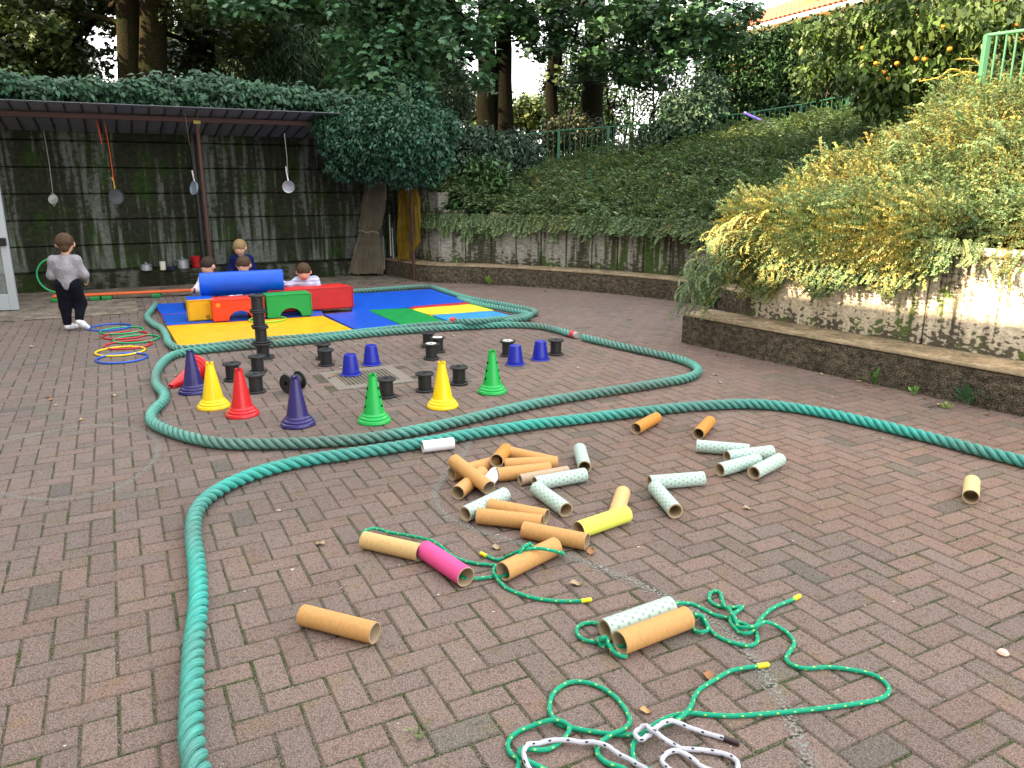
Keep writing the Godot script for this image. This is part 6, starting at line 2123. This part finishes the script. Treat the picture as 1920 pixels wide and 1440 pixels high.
	add_tube(932, 890, 1033, 879, "kraft", "kraft tube in the pile beside the beige one")
	add_tube(929, 887, 908, 912, "white", "white tube end showing between the tubes of the pile", -1, -1, 0.2, 0.034)
	add_tube(975, 900, 1063, 884, "beige", "thin grey-beige tube between the pile and a mint tube", -1, -1, 0.29, 0.031, 0.009)
	add_tube(1003, 907, 1091, 891, "mint", "mint patterned tube next to the thin beige tube")
	add_tube(1006, 916, 1062, 957, "mint", "mint patterned tube touching the end of another mint tube beside the pile")
	add_tube(872, 964, 945, 928, "mint", "mint patterned tube in front of the pile against two parallel kraft tubes")
	add_tube(918, 949, 1026, 970, "kraft", "kraft tube behind its parallel neighbour in front of the pile")
	add_tube(896, 967, 1012, 980, "kraft", "kraft tube in front of its parallel neighbour near the mint tube", -1, -1, 0.31)
	add_tube(982, 993, 1090, 1014, "kraft", "kraft tube whose end touches the lime yellow tube")
	add_tube(1087, 842, 1096, 876, "mint", "mint patterned tube lying alone behind the pile, open end forward")
	add_tube(1085, 994, 1167, 966, "lime", "lime yellow tube touching a kraft tube", -1, -1, 0.30, 0.040)
	add_tube(1168, 924, 1156, 962, "tan", "pale tan tube behind the lime yellow tube")
	add_tube(1218, 905, 1318, 897, "mint", "mint patterned tube forming a corner with another, lying crosswise")
	add_tube(1228, 914, 1265, 957, "mint", "mint patterned tube forming a corner with another, open end forward")
	add_tube(1306, 836, 1398, 844, "mint", "mint patterned tube next to a lone orange tube, furthest of four mint ones")
	add_tube(1363, 857, 1444, 847, "mint", "mint patterned tube second in the row of four")
	add_tube(1349, 881, 1425, 861, "mint", "mint patterned tube third in the row of four, brown inside")
	add_tube(1413, 887, 1469, 858, "mint", "mint patterned tube at the end of the row of four, nearest the bench")
	add_tube(1192, 804, 1231, 783, "orange", "orange kraft tube lying against the bright turquoise rope")
	add_tube(1309, 814, 1332, 789, "orange", "orange kraft tube at the end of the row of mint tubes")
	add_tube(1820, 932, 1823, 900, "cream", "cream tube lying alone near the end of the bright rope", -1, -1, 0.24)
	add_tube(792, 838, 850, 831, "white", "short white tube leaning on the bright turquoise rope", -1, -1, 0.0, 0.036)
	add_tube(568, 1153, 703, 1187, "kraft", "kraft tube lying alone on the bare pavers", -1, -1, 0.0)
	add_tube(683, 1012, 788, 1036, "tan", "pale kraft tube threaded on green rope beside the pink tube", -1, -1, 0.0)
	add_tube(797, 1031, 869, 1079, "pink", "bright pink tube with green rope through it", -1, -1, 0.30, 0.041)
	add_tube(943, 1072, 1041, 1024, "kraft", "kraft tube with green rope looped over it", -1, -1, 0.0, 0.040)
	add_tube(1134, 1182, 1257, 1138, "mint", "mint patterned tube lying side by side with a kraft tube, rope through both", -1, -1, 0.0, 0.040)
	add_tube(1162, 1206, 1288, 1158, "kraft", "kraft tube lying side by side with a mint tube, rope through both", -1, -1, 0.0, 0.041)

	# thin ropes
	thin_rope([[905, 1039], [920, 1046], [935, 1050], [945, 1047, 0.01], [962, 1038, 0.05], [985, 1030, 0.078], [1005, 1028, 0.08], [1030, 1031, 0.078], [1050, 1036, 0.05], [1056, 1040, 0.02], [1048, 1034, 0.012], [1000, 1052, 0.006], [950, 1078, 0.004], [925, 1081], [905, 1084], [885, 1085], [868, 1083, 0.004], [840, 1062, 0.006], [800, 1037, 0.006], [760, 1032, 0.006], [690, 1017, 0.006], [679, 1008, 0.02], [680, 1000, 0.04], [690, 993, 0.035], [705, 991, 0.02], [730, 998, 0.012], [760, 1003, 0.012], [790, 1009, 0.03], [812, 1015, 0.06], [828, 1026, 0.04], [845, 1040, 0.012], [865, 1050], [890, 1056], [915, 1059], [928, 1060], [925, 1072], [927, 1082], [938, 1095], [960, 1108], [1000, 1121], [1045, 1127], [1085, 1127], [1104, 1125]], "green rope with yellow tips threaded through the pink and kraft tubes", false, 1, 1)
	thin_rope([[1265, 1131, 0.02], [1295, 1132], [1316, 1141], [1340, 1153], [1366, 1159], [1390, 1168], [1410, 1178], [1419, 1190], [1419, 1204], [1405, 1211], [1381, 1207], [1355, 1198], [1336, 1186], [1321, 1169], [1308, 1157, 0.01], [1296, 1158, 0.01], [1270, 1172, 0.004], [1200, 1199, 0.004], [1168, 1211, 0.004], [1150, 1211], [1130, 1206], [1117, 1204], [1096, 1200], [1083, 1190], [1082, 1178], [1094, 1170], [1112, 1168], [1128, 1172, 0.01], [1150, 1180, 0.008], [1200, 1164, 0.006], [1250, 1145, 0.006]], "green rope threaded through the side-by-side tubes and knotted at their open ends", false, 0, 0)
	thin_rope([[1118, 1206, 0.006], [1128, 1198, 0.016], [1138, 1199, 0.022], [1140, 1208, 0.014], [1128, 1212, 0.008], [1122, 1204, 0.024], [1132, 1203, 0.03], [1136, 1212], [1139, 1220], [1150, 1229], [1165, 1232], [1176, 1229]], "short green knot of rope before the open ends of the side-by-side tubes", false, 0, 0)
	thin_rope([[1300, 1157, 0.02], [1316, 1166], [1327, 1180], [1326, 1187], [1314, 1189], [1303, 1184], [1298, 1176]], "small loop of green rope at the far end of the side-by-side tubes", false, 0, 0)
	thin_rope([[1496, 1119], [1482, 1126], [1453, 1138], [1434, 1152], [1422, 1169], [1416, 1183], [1405, 1191], [1393, 1190], [1379, 1181], [1371, 1174], [1370, 1164], [1381, 1152], [1393, 1137], [1379, 1139], [1360, 1139], [1343, 1135], [1331, 1126], [1331, 1114], [1341, 1108], [1351, 1113], [1353, 1126], [1358, 1144], [1368, 1157], [1376, 1170], [1382, 1179], [1396, 1187], [1412, 1187], [1424, 1182], [1436, 1176], [1453, 1176], [1470, 1182], [1484, 1195], [1489, 1207], [1482, 1220], [1474, 1234], [1482, 1245], [1501, 1252], [1520, 1253], [1557, 1251], [1603, 1257], [1641, 1267], [1664, 1285], [1664, 1301], [1641, 1313], [1587, 1322], [1524, 1330], [1462, 1336], [1378, 1342], [1328, 1340], [1291, 1337], [1253, 1345], [1220, 1363], [1207, 1374], [1187, 1378], [1145, 1376], [1100, 1370], [1057, 1361], [1041, 1351], [1030, 1330], [1037, 1301], [1061, 1282], [1087, 1278], [1120, 1286], [1151, 1305], [1172, 1330], [1181, 1355], [1170, 1374], [1145, 1384], [1124, 1397], [1120, 1413], [1137, 1430], [1162, 1438], [1190, 1452], [1230, 1470]], "longest green rope with one wide loop and a big ring in the foreground", false, 1, 0)
	thin_rope([[1434, 1247], [1399, 1252], [1370, 1258], [1341, 1274], [1313, 1292], [1301, 1308], [1298, 1323], [1291, 1337], [1276, 1352], [1248, 1363], [1219, 1376], [1201, 1386], [1188, 1397], [1186, 1412], [1190, 1428], [1203, 1441], [1230, 1456], [1270, 1466]], "green rope with a frayed lime tip pointing at the big loop", false, 1, 0)
	thin_rope([[972, 1462], [971, 1441], [973, 1425], [958, 1414], [952, 1399], [958, 1383], [977, 1369], [1008, 1360], [1042, 1357], [1060, 1363], [1068, 1372], [1062, 1383], [1047, 1395], [1021, 1407], [995, 1410], [980, 1410], [974, 1420], [990, 1433], [1013, 1440], [1040, 1450], [1080, 1462]], "green rope coiled in the foreground beside the white one", false, 0, 0)
	thin_rope([[1376, 1391], [1352, 1383], [1320, 1374], [1289, 1368], [1263, 1365], [1242, 1370], [1227, 1381], [1216, 1391], [1206, 1398], [1195, 1398], [1190, 1390], [1198, 1381], [1209, 1381], [1219, 1390], [1242, 1400], [1274, 1404], [1308, 1406], [1341, 1410], [1367, 1417], [1382, 1428], [1383, 1440], [1372, 1449], [1346, 1448], [1320, 1440], [1305, 1430], [1289, 1421], [1271, 1415], [1250, 1418], [1241, 1428], [1247, 1441], [1262, 1455], [1300, 1470]], "white rope with black flecks and a black tip making a small loop", true, 2, 0)
	thin_rope([[1210, 1456], [1190, 1438], [1175, 1428], [1151, 1413], [1130, 1403], [1107, 1398], [1076, 1396], [1039, 1395], [1008, 1402], [987, 1413], [982, 1428], [986, 1441], [1000, 1458]], "white rope with black flecks arching beside the coiled green rope", true, 0, 0)

	# cones, spools, cups
	var purple := c8(40, 32, 100)
	var red := c8(206, 26, 34)
	var cy := c8(246, 206, 10)
	var cg := c8(16, 168, 74)
	cone_at(G(364, 735), purple, "dark purple cone standing in front of the fallen red cone")
	cone_at(G(401, 763), cy, "yellow cone between the purple and the red cone")
	cone_at(G(455, 778), red, "upright red cone standing beside the yellow cone")
	cone_at(G(559, 796), purple, "dark purple cone standing alone in front of the lying spool")
	cone_at(G(702, 790), cg, "green cone with dark holes down one side, standing before a spool", true)
	cone_at(G(830, 762), cy, "yellow cone between two green cones")
	cone_at(G(923, 735), cg, "green cone with dark holes, standing nearest the blue cups", true)
	var fall := G(332, 731) - G(383, 716)
	fall.y = 0
	fall = fall.normalized()
	var lie := (fall * cos(0.29) + Vector3(0, -sin(0.29), 0)).normalized()
	var ls := lie.cross(Vector3.UP).normalized()
	cone_at(G(379, 712) + Vector3(0, 0.108, 0), red, "red cone fallen on its side behind the purple cone", false, Basis(ls, lie, ls.cross(lie)))
	var tb := G(494, 671)
	spool(tb, "large black spool at the bottom of the tall stack", false, true)
	spool(tb + Vector3(-0.005, 0.146, 0), "black spool second from the bottom of the tall stack")
	spool(tb + Vector3(-0.012, 0.292, 0.004), "black spool second from the top of the tall stack")
	spool(tb + Vector3(-0.016, 0.438, 0), "black spool at the top of the tall stack")
	for q in [[437, 713, "black spool behind the yellow and red cones"], [484, 698, "black spool at the foot of the tall stack"], [481, 735, "black spool right behind the upright red cone"], [612, 685, "black spool in front of its twin, left of the blue cups"], [607, 673, "black spool behind its twin, left of the blue cups"], [725, 744, "black spool behind the green cone near the drain grate"], [797, 733, "black spool close to the yellow cone"], [861, 720, "black spool between the yellow cone and the far green cone"]]:
		spool(G(q[0], q[1]), q[2])
	spool(G(809, 673), "black spool with torn white paper on top", true)
	spool(G(821, 660), "black spool with a white paper top behind another", true)
	spool(G(803, 650), "black spool against the rope, furthest of a group of three")
	spool(G(952, 667), "black spool with a round white label beside a blue cup", true)
	spool(G(1042, 665), "black spool standing right of the last blue cup")
	var sa := G(537, 737) + Vector3(0, 0.073, 0)
	var sdir := G(565, 729) - G(537, 737)
	sdir = sdir.normalized()
	spool(sa, "black spool lying on its side behind the purple cone", false, false, Basis(sdir.cross(Vector3.UP).normalized(), sdir, sdir.cross(Vector3.UP).normalized().cross(sdir)))
	cup(658, 702, "blue upturned cup standing on the edge of the drain grate")
	cup(697, 683, "blue upturned cup behind the drain grate")
	cup(966, 683, "blue upturned cup in front of the spool with a white label")
	cup(1013, 674, "blue upturned cup between another cup and the last spool")
	make_grate()

	# hoops
	var hb := c8(24, 84, 196)
	var hg := c8(30, 160, 104)
	var hr := c8(190, 34, 42)
	hoop(G(206, 615), hb, "blue hoop at the far end of the row, by the child's feet")
	hoop(G(229, 621), hg, "green hoop second from the walking child in the row of hoops")
	hoop(G(235, 630), hr, "red hoop between the two green hoops in the row")
	hoop(G(256, 637), hg, "green hoop closest to the thick rope in the row of hoops")
	hoop(G(241, 648), hr, "red hoop between the yellow hoop and a green one")
	hoop(G(226, 660), c8(236, 202, 30), "yellow hoop lying in the row of hoops")
	hoop(G(229, 673), hb, "blue hoop at the near end of the row, beside the yellow hoop")
	hoop(G(502, 600, 0.053), c8(130, 200, 40), "lime hoop lying on the yellow mat behind the spool stack", Basis(), 0.20)
	var hp := Z(106, 516, 8.62)
	hoop(hp, c8(16, 158, 88), "green hoop held upright in front of the walking child", Basis(Vector3.UP, 0.3) * Basis(Vector3.RIGHT, PI / 2), 0.19)

	# balance beam and bar by the wall
	var ba := G(100, 566)
	var be := G(372, 553)
	var bd := be - ba
	var beam := thing("balance_beam", ba, "long orange balance beam on green feet lying by the slab edge", "beam")
	var b2 := MB.new()
	var nrm := bd.normalized()
	b2.box(Transform3D(Basis(nrm, Vector3.UP, nrm.cross(Vector3.UP)), bd * 0.5 + Vector3(0, 0.075, 0)), Vector3(bd.length(), 0.035, 0.11), 0.01)
	obj("plank", b2.mesh(mt(c8(214, 98, 46), 0.45)), beam)
	for q in [0.03, 0.28, 0.36, 0.70]:
		b2 = MB.new()
		b2.box(Transform3D(Basis(nrm, Vector3.UP, nrm.cross(Vector3.UP)), bd * q + Vector3(0, 0.028, 0)), Vector3(0.13, 0.056, 0.22), 0.012)
		obj("foot", b2.mesh(mt(c8(20, 120, 60), 0.45)), beam)
	var rba := G(240, 539)
	var rbe := G(303, 535)
	var bar := thing("toy_bar", rba, "red plastic bar lying on the slab in front of the ledge", "bar")
	b2 = MB.new()
	b2.tube(PackedVector3Array([Vector3(0, 0.02, 0), (rbe - rba) * 0.5 + Vector3(0, 0.02, 0), rbe - rba + Vector3(0, 0.02, 0)]), [0.02], 10, true)
	obj("shaft", b2.mesh(mt(c8(186, 24, 60), 0.4)), bar)
	b2 = MB.new()
	b2.tube(PackedVector3Array([Vector3(-0.03, 0.02, 0), Vector3(0.02, 0.02, 0)]), [0.023], 10, true)
	obj("cap", b2.mesh(mt(c8(150, 20, 48), 0.4)), bar)
	make_pans()
	make_people()
	make_litter()
